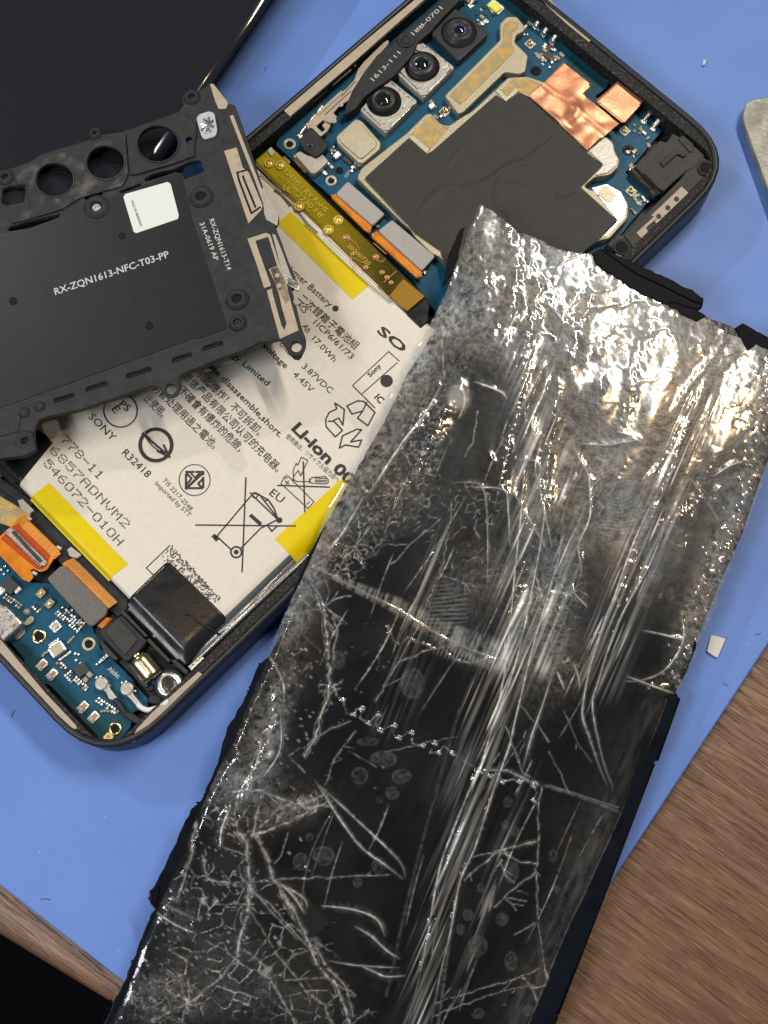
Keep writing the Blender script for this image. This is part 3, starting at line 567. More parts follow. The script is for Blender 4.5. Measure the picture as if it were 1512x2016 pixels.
# square coax sockets
def socket(u_, v_, zz, parent, s=0.17, inner='brass'):
    p = box('coax_socket', u_, v_, zz, s, s, 0.03, 'nickel', parent, bev=0.1); lathe('coax_ring', u_, v_, zz+0.03, [(s*0.33, 0), (s*0.33, 0.04), (s*0.26, 0.045), (s*0.2, 0.0), (s*.07, 0.0), (0.01, 0.03)], inner, parent, 16)
for q in ((876, 219), (1044, 86), (1230, 257), (1243, 376)): socket(q[0], q[1], z, mb)
def clip(u_, v_, zz, parent, ang=0.7):
    """little curved spring contact"""
    pts = [Vector((-0.09, 0, 0.0)), Vector((-0.03, 0, 0.03)), Vector((0.05, 0, 0.10)), Vector((0.10, 0, 0.12)), Vector((0.12, 0, 0.08))]; vs, fs = [], []
    for p in pts: vs += [p+Vector((0, -0.05, 0)), p+Vector((0, 0.05, 0))]
    for i in range(len(pts)-1): fs.append((2*i, 2*i+1, 2*i+3, 2*i+2))
    me = bpy.data.meshes.get('spring_clip_mesh')
    if me is None:
        me = bpy.data.meshes.new('spring_clip_mesh'); me.from_pydata(vs, [], fs); me.materials.append(M['solder']); me.polygons.foreach_set('use_smooth', [True]*len(me.polygons))
    o = link('spring_contact', me, None, parent, px(u_, v_, zz), ang); md = o.modifiers.new('t', 'SOLIDIFY'); md.thickness = 0.015
    box('contact_pad', u_-3, v_+4, zz, 0.10, 0.10, 0.03, 'solder', parent, bev=0.1)
for u_, v_ in ((1058, 49), (1074, 63), (1091, 78), (1271, 234), (1290, 248), (594, 262), (612, 240), (627, 222), (930, 6)): clip(u_, v_, z, mb)
box('controller_chip', 1080, 108, z, 0.15, 0.15, 0.06, 'chip', mb, bev=0.05); box('flash_led', 975, 12, z, 0.16, 0.22, 0.08, 'led', mb, bev=0.08); box('flash_led_base', 976, 13, z, 0.2, 0.3, 0.03, 'solder', mb)
rnd = random.Random(3)
def scatter(cx, cy, ru, rv, n, parent, zz, only=None):
    for i in range(n):
        a = rnd.uniform(-ru, ru); b = rnd.uniform(-rv, rv)
        u_ = cx+(a+b)*0.70; v_ = cy+(-a+b)*0.70
        m_ = only or rnd.choice(['solder', 'solder', 'cap', 'cap', 'chip']); s_ = rnd.choice([0.035, 0.05, 0.06])
        box('chip_component', u_, v_, zz, s_, s_*rnd.choice([1, 1.6]), 0.035, m_, parent, bev=0.1)
scatter(1080, 108, 22, 20, 34, mb, z); scatter(955, 30, 18, 14, 16, mb, z); scatter(1060, 30, 14, 20, 14, mb, z); scatter(1245, 300, 10, 10, 8, mb, z); scatter(660, 300, 8, 16, 10, mb, z); scatter(697, 330, 10, 5, 10, mb, z); scatter(1265, 262, 10, 30, 12, mb, z)
scatter(850, 210, 8, 10, 6, mb, z); scatter(1256, 400, 18, 14, 14, mb, z); scatter(835, 535, 8, 4, 3, mb, z); scatter(880, 30, 24, 6, 10, mb, z, 'cap'); scatter(620, 250, 14, 8, 7, mb, z); scatter(745, 440, 8, 3, 4, mb, z)
box('chip_component', 851, 207, z, 0.12, 0.12, 0.10, 'solder', mb, bev=0.15); box('chip_component', 664, 304, z, 0.14, 0.12, 0.10, 'solder', mb, bev=0.15); box('chip_component', 684, 316, z, 0.20, 0.07, 0.04, 'chip', mb, rot=-0.7854)
for k in range(26):
    u_, v_ = rnd.choice([(880, 20), (935, 10), (1060, 60), (1120, 120), (1270, 250), (1230, 270), (600, 270), (655, 330), (690, 300), (1255, 380), (860, 205), (1180, 175)]); u_ += rnd.uniform(-16, 16); v_ += rnd.uniform(-12, 12); l_ = rnd.uniform(8, 26); a = rnd.choice([0.78, -0.78, 0.78, 1.2])
    strokes('copper_trace', [[(u_, v_), (u_+l_*math.cos(a), v_+l_*math.sin(a))]], 0.9, z+0.001, 'pcbt', mb)
scatter(900, 12, 30, 8, 14, mb, z); scatter(1130, 70, 6, 40, 12, mb, z, 'cap'); scatter(600, 275, 14, 10, 8, mb, z); scatter(640, 330, 12, 8, 8, mb, z); scatter(1040, 60, 16, 14, 10, mb, z); scatter(870, 222, 20, 5, 8, mb, z); scatter(1245, 330, 16, 10, 8, mb, z)
text('ISP2_A12', (682, 350), (706, 322), z+0.004, 'white', mb, h=7)
# ------------------------------------------------------------------ battery
BZ = 0.66
q0, q1, q2 = px(36, 954, BZ-0.04), px(366, 1316, BZ-0.1), px(969, 750, BZ-0.04)
bu0 = ((q0-O).dot(U)+(q1-O).dot(U))/2; bv0 = 0.36; bv1 = ((q1-O).dot(V)+(q2-O).dot(V))/2; bu1 = (q2-O).dot(U)
bu0 = (q0-O).dot(U)
def bat_h(u_, v_):
    e = 1e-9; du = min(u_-bu0, bu1-u_); dv0 = v_-bv0; dv1 = bv1-v_; h = BZ
    def dropf(x, w_, a): return 0 if x > w_ else a*(1-math.sqrt(max(0, 1-((w_-x)/w_)**2)))
    h -= dropf(dv1, 0.34, 0.34); h -= dropf(dv0, 0.14, 0.2); h -= dropf(du, 0.10, 0.10)
    return h + 0.004*noise.noise(Vector((u_*0.8, v_*0.8, 1)))
def bxy(x, y): p = Vector((x, y, 0))-O; return bat_h(p.dot(U), p.dot(V))
def battery():
    us = [bu0+0.10*(1-math.cos(math.pi/2*k/5)) for k in range(6)]; n = 20; us += [bu0+0.1+(bu1-bu0-0.2)*k/n for k in range(1, n)]; us += [bu1-0.10*(1-math.sin(math.pi/2*k/5)) for k in range(6)]
    vv = [bv0+0.14*(1-math.cos(math.pi/2*k/6)) for k in range(7)]; vv += [bv0+.14+(bv1-bv0-.48)*k/n for k in range(1, n)]; vv += [bv1-0.34*(1-math.sin(math.pi/2*k/12)) for k in range(13)]
    vs, fs = [], []; m_ = len(vv)
    for a in us:
        for b in vv: p = uv(a, b); vs.append((p.x, p.y, bat_h(a, b)))
    for i in range(len(us)-1):
        for j in range(m_-1): k = i*m_+j; fs.append((k, k+1, k+m_+1, k+m_))
    ring = [i*m_ for i in range(len(us))]+[(len(us)-1)*m_+j for j in range(1, m_)]+[i*m_+m_-1 for i in range(len(us)-2, -1, -1)]+[j for j in range(m_-2, 0, -1)]
    base = len(vs)
    for r_ in ring: x, y, _ = vs[r_]; vs.append((x, y, 0.27))
    k = len(ring)
    for i in range(k): j = (i+1) % k; fs.append((ring[i], ring[j], base+j, base+i))
    o = mesh_obj('battery', vs, fs, 'label', ph, label='flat cream labelled battery filling the middle of the phone')
    bm = bmesh.new(); bm.from_mesh(o.data); bmesh.ops.recalc_face_normals(bm, faces=bm.faces); bm.to_mesh(o.data); bm.free()
    o.data.materials.append(M['foil']); cz = PW[o]
    for p in o.data.polygons:
        c = p.center+cz; b = (c-O).dot(V)
        if b > bv1-0.20 or c.z < BZ-0.22: p.material_index = 1
    return o
bat = battery()
def stick(name, quad, m, dz, nu=24, nv=8, par=None): return grid_quad(name, quad, nu, nv, lambda s, t, x, y: bxy(x, y)+dz, m, par or bat, BZ)
stick('yellow_tape', [(545, 441), (572, 417), (727, 561), (694, 590)], 'yellow', 0.006, 30, 8)
stick('yellow_tape', [(97, 951), (252, 1111), (212, 1142), (56, 981)], 'yellow', 0.006, 30, 20)
stick('yellow_tape', [(541, 1061), (680, 936), (760, 1010), (597, 1118)], 'yellow', 0.006, 20, 40)
plate('foil_rim', [(368, 1312), (374, 1317), (610, 1094), (604, 1088)], 0.45, 0.60, 'foil', bat, 0.03)
TZ = BZ+0.006
def pr(s, a, b, h=None, bold=0.0, m='ink', lean=0.0): return text(s, a, b, TZ, m, bat, h, bold, 'printed_text', lean)
pr('lymer Battery', (567, 532), (648, 605), 14); pr('●', (652, 607), (661, 615), 12)
pr('二次鋰離子電池組', (586, 588), (699, 688), 15); pr('AC5', (583, 601), (599, 617), 13); pr('1ICP6/61/73', (616, 636), (690, 708), 13)
pr('Ah', (594, 642), (604, 656), 13); pr('17.0Wh', (613, 668), (656, 713), 13); pr('3.87VDC', (593, 723), (649, 775), 13); pr('4.45V', (575, 738), (611, 773), 13)
pr('voltage', (515, 682), (561, 726), 13, 0.012); pr('Volta', (540, 668), (570, 700), 12); pr('gy Limited', (455, 701), (525, 760), 13, 0.008); pr('ate disassemble,short.', (410, 723), (550, 862), 13, 0.008)
pr('引起爆炸！不可拆卸。', (386, 738), (508, 858), 15, 0.0); pr('恒信产品有限公司认可的充电器。', (358, 742), (545, 930), 15); pr('不確會有爆炸的危險，', (350, 770), (470, 890), 15)
pr('明管处理用過之電池。', (298, 764), (420, 884), 15); pr('止使用。', (282, 786), (318, 822), 15)
pr('SONY', (173, 822), (220, 869), 15); pr('R32418', (239, 893), (289, 941), 15); pr('TIS 2217-2548', (319, 946), (374, 1006), 9, m='inkg'); pr('Imported by STT', (304, 953), (371, 1018), 9, m='inkg')
pr('EU', (529, 973), (552, 991), 16); pr('Li-ion 00', (573, 845), (686, 956), 23, 0.035); pr('使用後は、リサイクル協力店へ', (561, 860), (664, 950), 9, m='inkg')
pr('SO', (741, 653), (792, 695), 19, 0.028); pr('Sony', (729, 743), (751, 721), 10, 0.02); pr('IC', (736, 783), (748, 795), 14, 0.02)
pr('PS', (233, 798), (250, 811), 15, 0.01); pr('E', (219, 806), (227, 815), 15, 0.01)
def circle_pts(u_, v_, r_, a0=0, a1=360, n=40): return [(u_+r_*math.cos(math.radians(a0+(a1-a0)*i/n)), v_+r_*math.sin(math.radians(a0+(a1-a0)*i/n))) for i in range(n+1)]
def ink(lines, wd, name='printed_symbol'): return strokes(name, lines, wd, TZ, 'ink', bat)
ink([circle_pts(237, 808, 33)], 2.4); ink([circle_pts(383, 945, 30.5)], 1.6)
ink([circle_pts(307, 876, 31, 52, 222)], 7); ink([circle_pts(307, 876, 31, 232, 402)], 7)
ink([([(281, 853), (294, 864)], 5), ([(290, 862), (326, 892)], 4), ([(322, 876), (334, 900), (310, 888), (324, 890)], 4), ([(280, 853), (300, 878), (322, 895)], 2)], 4)
ink([([(366, 929), (382, 929)], 4), ([(386, 929), (400, 929), (400, 934)], 4), ([(366, 934), (366, 960)], 4), ([(400, 940), (400, 960)], 4), ([(368, 932), (377, 942), (368, 953)], 4), ([(400, 930), (366, 962)], 5), ([(372, 961), (398, 961), (390, 952), (398, 944)], 4), ([(376, 932), (384, 940), (392, 932)], 3)], 4)
# crossed-out wheeled bin
ink([([(385, 1033.5), (582, 1035.5)], 2.6), ([(484, 940), (476.5, 1126)], 2.6)], 2.6)
ink([[(495, 975), (424, 1059)], [(428, 1057), (455, 1082)], [(474, 1080), (513, 1040), (548, 1022)], [(498, 976), (546, 1022)], [(492, 971), (506, 972), (528, 984), (540, 1002), (546, 1020)], [(510, 973), (552, 1027)], [(526, 1034), (535, 1046), (545, 1036)], [(521, 986), (528, 984), (538, 998)]], 2.6)
ink([[(421, 1055), (427, 1062)]], 8); ink([circle_pts(465, 1087, 10.5)], 3.2); ink([circle_pts(465, 1087, 2.5)], 4); ink([circle_pts(550, 1024, 3)], 5); ink([circle_pts(502, 975, 5)], 2.5); ink([[(494, 1015), (512, 1031)]], 7)
ink([circle_pts(761, 750, 4), circle_pts(761, 750, 8)], 8)
# battery and screwdriver symbol, crossed out
ink([([(546, 955.5), (649, 959)], 2.6), ([(597, 909), (600, 1008)], 2.6)], 2)
ink([[(593, 900), (606, 906), (592, 937), (587, 926), (578, 938)], [(593, 900), (586, 916), (583, 912), (577, 926), (578, 950)], [(556, 945), (568, 938), (618, 988), (606, 1001), (553, 952), (556, 945)], [(557, 941), (565, 935)], [(561, 947), (569, 953)], [(568, 946), (563, 954)], [(604, 993), (609, 988)],
     [(576, 942), (584, 948), (609, 948), (614, 940), (640, 938), (646, 944), (646, 950), (640, 953), (614, 951), (609, 948)], [(620, 941), (642, 942)], [(620, 945), (643, 946)], [(620, 948), (642, 949)], [(609, 942), (609, 951)]], 1.6)
# framed box and recycling arrows
ink([[(765, 692), (694, 759), (738, 803)], [(765, 692), (786, 711)], [(713, 775), (782, 714)]], 1.8)
ink([[(659, 793), (678, 806), (675, 837), (667, 823), (656, 828), (674, 847), (660, 860), (642, 840), (641, 826), (648, 812), (663, 805), (659, 793)],
     [(683, 799), (693, 815), (714, 809), (704, 823), (724, 838), (738, 812), (716, 790), (704, 789), (683, 799)], [(702, 845), (674, 858), (668, 882), (680, 876), (706, 880), (712, 866), (690, 870), (712, 846), (702, 845)], [(646, 829), (658, 829)], [(714, 809), (722, 792)]], 2.6)
# dot-matrix print
G = {'0': '01110100011000110001100011000101110', '1': '00100011000010000100001000010001110', '2': '01110100010000100010001000100011111', '4': '00010001100101010010111110001000010', '5': '11111100001111000001000011000101110',
     '6': '00110010001000011110100011000101110', '7': '11111000010001000100010000100001000', '8': '01110100011000101110100011000101110', 'A': '01110100011000111111100011000110001', 'D': '11110100011000110001100011000111110',
     'N': '10001110011010110011100011000110001', 'V': '10001100011000110001010100101000100', 'M': '10001110111010110101100011000110001', 'H': '10001100011000111111100011000110001', '-': '00000000000000011111000000000000000', ' ': '0'*35}
def dots(s, a, b, w_, name='dot_print'):
    A, B = px(*a, TZ), px(*b, TZ); d_ = (B-A).normalized(); n_ = Vector((-d_.y, d_.x, 0)); L_ = (B-A).length; pitch = L_/(len(s)*6-1); vs, fs = [], []
    for ci, ch_ in enumerate(s):
        g_ = G.get(ch_, G['8'])
        for r_ in range(7):
            for c_ in range(5):
                if g_[r_*5+c_] == '1':
                    p = A+d_*(ci*6+c_)*pitch+n_*(6-r_)*w_+Vector((rnd.uniform(-.002, .002), rnd.uniform(-.002, .002), 0.004)); k = len(vs); q_ = 0.0125
                    for t_ in range(6): vs.append(p+Vector((q_*math.cos(t_*math.pi/3), q_*math.sin(t_*math.pi/3), 0)))
                    fs.append(tuple(range(k, k+6)))
    o = mesh_obj(name, vs, fs, 'ink', bat, smooth=False); o['kind'] = 'stuff'; return o
dots('778-11', (121, 868), (196, 946), 0.021); dots('6857ADNVM2', (98, 888), (248, 1042), 0.021); dots('546072-010H', (86, 914), (234, 1076), 0.021)
# worn speckled print next to the black tape
vs, fs = [], []
for i in range(560):
    a = rnd.random(); b = rnd.random()**1.3; u_ = 338+a*96+(-b)*30*0.7; v_ = 1078+a*104+b*30*0.75-4
    if rnd.random() < 0.3: continue
    u_, v_ = round(u_/3)*3+rnd.uniform(-.3, .3), round(v_/3)*3; p = px(u_, v_, TZ)+Vector((0, 0, 0.003)); k = len(vs); q_ = 0.012
    for t_ in range(5): vs.append(p+Vector((q_*math.cos(t_*1.2566), q_*math.sin(t_*1.2566), 0)))
    fs.append(tuple(range(k, k+5)))
mesh_obj('dot_print', vs, fs, 'ink', bat, smooth=False)['kind'] = 'stuff'; ink([[(334, 1074), (288, 1118), (302, 1132)]], 1.8, 'dot_print_edge')
# black tape folded over the battery's end
def btz(s, t, x, y):
    p = Vector((x, y, 0))-O; a = p.dot(U); b = p.dot(V)
    h = bat_h(max(a, bu0+0.02), min(b, bv1-0.02))+0.010
    if a < bu0: h = BZ-0.06-0.45*min(1, (bu0-a)/0.7)**1.5
    return h+0.006*noise.noise(Vector((x*1.8, y*1.8, 7)))
cloth_poly('black_tape', rounded([(252, 1180), (328, 1106), (338, 1108), (443, 1212), (444, 1222), (428, 1234), (425, 1240), (366, 1306), (358, 1300), (300, 1254), (244, 1195)], 6, 4) and [(252, 1180), (324, 1110), (330, 1107), (336, 1109), (440, 1210), (444, 1216), (442, 1224), (420, 1246), (368, 1308), (352, 1312), (290, 1252), (246, 1200)], btz, 'btape', bat, BZ, 0.06, 0.012)
tube('tape_crease', [Vector((*px(u_, v_, BZ+.03).xy, bxy(*px(u_, v_, BZ).xy)+0.03)) for u_, v_ in smoothline([(366, 1208), (378, 1212), (386, 1222), (402, 1230), (418, 1240), (432, 1248)])], [0.008]*6+[0.02]*12+[0.035]*8 if False else 0.018, mat('black_glue', (0.02, 0.02, 0.018), 0.5, bump=1.0, bscale=30), bat)
tube('tape_crease', [px(u_, v_, 0.60) for u_, v_ in smoothline([(326, 1238), (345, 1244), (370, 1250), (400, 1262)])], 0.02, 'btape', bat)
cloth_poly('black_tape', [(36, 955), (104, 872), (90, 855), (40, 830), (-60, 830), (-60, 985), (0, 935)], btz, 'btape', bat, BZ, 0.06, 0.012, label='black tape over the corner hidden by the plastic cover')
# black plastic well between battery and bottom board
plate('battery_end_wall', [(36, 954), (0, 930), (-20, 960), (30, 1030), (100, 1090), (200, 1190), (232, 1215), (252, 1198), (252, 1180)], 0.27, 0.50, 'black', ph, 0.02)
plate('steel_bracket', [(34, 985), (44, 982), (66, 1004), (58, 1012), (40, 1000)], 0.5, 0.62, 'nickel', ph, 0.01); plate('steel_bracket', [(132, 1082), (140, 1076), (160, 1092), (152, 1099), (136, 1094)], 0.5, 0.60, 'nickel', ph, 0.01)
plate('steel_tab', [(0, 940), (60, 985), (64, 994), (56, 998), (-6, 960)], 0.5, 0.56, 'darkmetal', ph, 0.01)
plate('film_strip', [(-8, 980), (0, 976), (60, 1012), (46, 1046), (0, 1030), (-8, 1030)], 0.52, 0.60, 'shieldg', ph, 0.01)
# ------------------------------------------------------------------ bottom board
Z2 = 0.44
sb = plate('bottom_board', [(-30, 1070), (0, 1090), (55, 1146), (110, 1150), (182, 1232), (186, 1246), (195, 1261), (196, 1274), (213, 1290), (243, 1318), (262, 1338), (268, 1350), (280, 1362), (291, 1376), (293, 1388), (286, 1396), (276, 1398), (262, 1402), (258, 1425), (256, 1432), (228, 1466), (220, 1468), (207, 1464), (100, 1350), (92, 1346), (85, 1348), (76, 1343), (50, 1314), (48, 1300), (44, 1293), (18, 1262), (0, 1262), (-30, 1240)], 0.30, Z2, 'pcb', ph, 0.006, 0.03)
plate('solder_mask_area', [(24, 1266), (58, 1270), (66, 1290), (90, 1300), (120, 1345), (150, 1385), (200, 1400), (240, 1404), (255, 1428), (226, 1463), (208, 1461), (102, 1348), (94, 1343), (86, 1345), (52, 1311), (50, 1296)], Z2, Z2+0.004, 'pcbt', sb, r=0.04)
for u_, v_, r_, mm in ((77, 1253, 0.125, 'brass'), (175, 1268, 0.115, 'cream'), (227, 1435, 0.11, 'brass')): screw_post(u_, v_, Z2, r_, sb, mm, rin=0.6)
plate('gold_test_pad', [(204, 1450), (211, 1442), (222, 1444), (223, 1452), (213, 1460), (203, 1458)], Z2+.003, Z2+0.012, 'gold', sb); box('test_pad_centre', 213, 1450, Z2+.012, .05, .05, .01, 'cream', sb)
for q in ((82, 1309), (102, 1328), (163, 1392), (184, 1412)):
    box('contact_frame', q[0], q[1], Z2, 0.19, 0.13, 0.03, 'solder', sb, rot=0.86, bev=0.1); box('contact_well', q[0]+1.5, q[1]-1.5, Z2+0.03, 0.10, 0.06, 0.012, 'brown', sb, rot=0.86); box('contact_tongue', q[0]-5, q[1]+3, Z2+0.03, 0.045, 0.09, 0.02, 'white', sb, rot=0.86)
box('contact_frame', 109, 1233, Z2, 0.16, 0.16, 0.03, 'solder', sb, rot=-0.7854, bev=0.1); lathe('contact_ring', 109, 1233, Z2+.03, [(0.06, 0), (0.05, 0.03), (0.02, 0.01), (0.005, 0.03)], 'nickel', sb, 16)
mc = box('microphone_can', 112, 1278, Z2, 0.25, 0.22, 0.10, 'silver', sb, rot=0.66, bev=0.12); box('microphone_lid', 112, 1278, Z2+.1, 0.20, 0.17, 0.012, 'cream', sb, rot=0.66)
box('solder_bar', 106, 1264, Z2, 0.2, 0.03, 0.03, 'solder', sb, rot=0.66); box('solder_bar', 128, 1291, Z2, 0.24, 0.035, 0.03, 'solder', sb, rot=0.66)
box('controller_chip', 160, 1318, Z2, 0.19, 0.19, 0.07, 'chip', sb, rot=0.66, bev=0.04)
plate('white_pad', [(27, 1250), (40, 1238), (48, 1238), (50, 1246), (36, 1259), (28, 1259)], Z2, Z2+0.04, 'cream', sb, 0.012, 0.05); lathe('solder_dot', 53, 1205, Z2, [(0.06, 0), (0.05, 0.03), (0.0, 0.045)], 'cream', sb, 14); plate('white_pad', [(48, 1224), (60, 1212), (66, 1214), (67, 1222), (58, 1230), (49, 1232)], Z2, Z2+0.04, 'cream', sb, 0.012, 0.04)
def row(x0, y0, x1, y1, n, k, sp, m_=None):
    for i in range(n):
        for j in range(k):
            if rnd.random() < 0.12: continue
            t_ = i/(max(1, n-1)); box('chip_component', x0+(x1-x0)*t_+j*sp*0.7+rnd.uniform(-.5, .5), y0+(y1-y0)*t_-j*sp*0.7+rnd.uniform(-.5, .5), Z2, 0.042, 0.038, 0.035, m_ or rnd.choice(['solder', 'solder', 'cap', 'solder', 'chip']), sb, rot=0.75, bev=0.12)
row(110, 1208, 152, 1242, 10, 4, 6); row(60, 1190, 74, 1204, 4, 2, 6); row(128, 1330, 140, 1342, 4, 2, 6); row(20, 1140, 36, 1156, 3, 1, 6); row(148, 1286, 160, 1290, 3, 1, 6); row(130, 1200, 160, 1232, 6, 2, 7); row(112, 1306, 168, 1358, 14, 2, 6); row(190, 1308, 202, 1300, 3, 4, 6.5, 'solder'); row(190, 1380, 226, 1404, 8, 2, 7, 'solder'); row(8, 1176, 36, 1196, 7, 2, 7); row(150, 1300, 166, 1312, 3, 1, 6); row(84, 1290, 92, 1284, 2, 2, 5, 'cap'); row(134, 1264, 140, 1258, 2, 2, 6, 'cap'); row(200, 1400, 232, 1400, 6, 1, 6, 'cap'); row(3, 1122, 8, 1130, 2, 3, 10, 'solder')
for q in ((80, 1168), (97, 1188)): box('inductor', q[0], q[1], Z2, 0.15, 0.12, 0.07, 'shieldg', sb, rot=0.9, bev=0.1); lathe('inductor_core', q[0], q[1], Z2+.07, [(0.035, 0), (0.03, 0.02), (0.0, 0.02)], 'solder', sb, 12)
box('power_chip', 18, 1152, Z2, 0.20, 0.26, 0.10, 'chip', sb, rot=0.86, bev=0.05); box('solder_end', 33, 1160, Z2, 0.12, 0.12, 0.08, 'solder', sb, bev=0.15); box('solder_end', 3, 1162, Z2, 0.14, 0.12, 0.08, 'solder', sb, bev=0.15); box('chip_component', 176, 1328, Z2, 0.08, 0.10, 0.06, 'cap', sb, bev=0.1); box('chip_component', 168, 1338, Z2, 0.08, 0.08, 0.06, 'cap', sb, bev=0.1)
text('Alckc', (211, 1318), (232, 1336), Z2+0.003, 'white', sb, h=9, bold=0.02)
# charging socket
us = plate('charging_socket', [(-20, 1174), (0, 1184), (14, 1192), (45, 1224), (42, 1234), (10, 1264), (0, 1272), (-20, 1262)], 0.42, 0.72, 'silver', ph, 0.05, 0.05, smooth=True)
lathe('socket_dot', 14, 1216, 0.72, [(0.04, 0), (0.03, 0.01), (0, 0.01)], 'nickel', us, 12)
# coax plugs and cables
for a, (pts, cab) in enumerate([([(187, 1342), (196, 1332), (206, 1335), (214, 1344), (216, 1354), (228, 1370), (232, 1374), (222, 1379), (214, 1376), (208, 1362), (190, 1352)], None), ([(236, 1352), (246, 1343), (256, 1347), (262, 1356), (262, 1366), (276, 1382), (280, 1388), (270, 1392), (258, 1378), (252, 1372), (240, 1364)], 1)]):
    pl = plate('coax_plug', pts, Z2+0.02, Z2+0.10, 'nickel', ph, 0.02, 0.03, smooth=True)
    c0 = ((200, 1346), (250, 1356))[a]; lathe('plug_cap', c0[0], c0[1], Z2+0.10, [(0.11, 0.0), (0.10, 0.02), (0.06, 0.015), (0.0, 0.02)], 'nickel', pl, 18)
    for q in ((-10, -12), (-2, -14), (12, -4), (16, 4)): box('plug_tooth', c0[0]+q[0], c0[1]+q[1], Z2, 0.03, 0.03, 0.06, 'solder', pl)
tube('white_coax_cable', [px(u_, v_, 0.52+0.01*i) for i, (u_, v_) in enumerate(smoothline([(272, 1387), (280, 1394), (292, 1398), (305, 1395), (318, 1390), (332, 1380)], 5))], 0.045, 'wire', ph)
tube('black_coax_cable', [px(u_, v_, 0.50) for u_, v_ in smoothline([(226, 1376), (236, 1388), (246, 1402), (262, 1416), (276, 1422)], 5)], 0.05, 'black', ph)
for pts in ([(240, 1392), (268, 1408), (282, 1418), (272, 1424), (256, 1416), (244, 1404)], [(290, 1372), (310, 1362), (322, 1376), (312, 1388), (292, 1384)], [(268, 1340), (290, 1362), (310, 1358), (300, 1348), (276, 1332)]): plate('plastic_lug', pts, 0.3, 0.55, 'black', ph, 0.03, 0.05)
# vibration motor in its well
plate('motor_well', [(186, 1240), (196, 1226), (212, 1216), (232, 1198), (250, 1200), (300, 1256), (372, 1320), (378, 1326), (362, 1350), (330, 1378), (302, 1380), (288, 1360), (262, 1332), (232, 1302), (206, 1284), (195, 1268)], 0.27, 0.46, 'darkmetal', ph, 0.02, 0.03)
plate('motor_holder', [(194, 1240), (240, 1210), (290, 1262), (284, 1272), (252, 1303), (244, 1300), (200, 1254)], 0.46, 0.66, 'black', ph, 0.03, 0.03)
plate('motor_pad', [(207, 1238), (240, 1212), (277, 1258), (250, 1300)][:0] or [(206, 1244), (234, 1218), (272, 1258), (246, 1290)], 0.66, 0.685, 'greyplas', ph, 0.01, 0.03)
for q in ([(236, 1204), (244, 1203), (290, 1250), (287, 1255)], [(288, 1260), (294, 1256), (336, 1300), (331, 1304)], [(250, 1310), (256, 1305), (262, 1311), (292, 1350), (286, 1352)], [(336, 1300), (344, 1298), (372, 1322), (366, 1328)], [(198, 1260), (232, 1296), (226, 1300), (204, 1284)]): plate('well_wall', q, 0.4, 0.68, 'greyplas', ph, 0.008)
def cyl3(name, a, b, z_, r_, m_, par, n=28):
    A, B = px(*a, z_), px(*b, z_); k = 8; return tube(name, [A+(B-A)*i/k for i in range(k+1)], [r_*0.9]+[r_]*(k-1)+[r_*0.9], m_, par, n)
mt = cyl3('vibration_motor', (272, 1296), (305, 1336), 0.60, 0.20, 'brasscyl', ph); cyl3('motor_shaft', (268, 1288), (276, 1298), 0.60, 0.085, 'brass', mt); cyl3('motor_shaft', (260, 1290), (268, 1292), 0.55, 0.06, 'silver', mt)
plate('blue_sealant', [(294, 1345), (306, 1332), (314, 1338), (302, 1350)], 0.42, 0.56, 'blueplas', ph, 0.02, 0.03)
sp = lathe('screw_boss', 333, 1347, 0.68, [(0.20, -0.2), (0.20, -0.01), (0.19, 0.0), (0.12, 0.005), (0.11, -0.03), (0.07, -0.03), (0.06, -0.12)], 'silver', ph, 30); lathe('boss_hole', 333, 1347, 0.60, [(0.065, 0), (0.0, -0.02)], 'hole', sp, 16); lathe('boss_collar', 333, 1347, 0.64, [(0.25, -0.1), (0.24, 0), (0.205, 0)], 'black', sp, 30)
# grey foam connector, its flex and the orange connector flex
fp = plate('foam_connector', [(93, 1138), (120, 1113), (128, 1114), (212, 1196), (209, 1210), (184, 1232), (174, 1231), (97, 1146)], 0.62, 0.70, 'foamd', ph, 0.02, 0.04)
def rolled(name, a0_, a1_, wd, m_, n=12):
    A, B = px(*a0_, 0.60), px(*a1_, 0.60); d_ = (B-A).normalized(); n_ = Vector((d_.y, -d_.x, 0)) 
    if n_.dot(U) < 0: n_ = -n_
    vs, fs = [], []
    for i in range(21):
        for j in range(n+1): t_ = j/n; p = A+(B-A)*i/20+n_*wd*t_; vs.append((p.x, p.y, 0.66-0.30*t_**2.2))
    for i in range(20):
        for j in range(n): k = i*(n+1)+j; fs.append((k, k+1, k+n+2, k+n+1))
    o = mesh_obj(name, vs, fs, m_, ph)
    if o.data.polygons[0].normal.z < 0: o.data.flip_normals()
    return o, d_, n_
ro, rd, rn = rolled('flex_roll', (124, 1112), (212, 1200), 0.24, 'flex')
for i in range(46):
    p = px(126+i*1.9, 1113+i*1.93, 0.66)+rn*0.11; o = link('flex_stripe', boxmesh('flexl', 0), None, ro, (p.x, p.y, 0.632), math.atan2(rn.y, rn.x)); o.scale = (0.19, 0.010, 0.012); o.rotation_euler.y = 0.42
plate('amber_film_end', [(190, 1232), (210, 1214), (222, 1218), (202, 1238)], 0.55, 0.62, 'flex', ph, 0.02, 0.02)
of = plate('connector_flex', [(-20, 1052), (0, 1056), (6, 1050), (12, 1044), (32, 1026), (46, 1014), (116, 1082), (118, 1090), (108, 1096), (92, 1122), (80, 1126), (66, 1120), (60, 1122), (66, 1136), (58, 1146), (44, 1140), (0, 1094), (-20, 1080)], 0.58, 0.62, 'flex', ph, 0.008, 0.02)
plate('red_stiffener', [(6, 1056), (20, 1038), (36, 1030), (100, 1094), (84, 1122), (72, 1120), (0, 1060)], 0.62, 0.625, 'flexr', of)
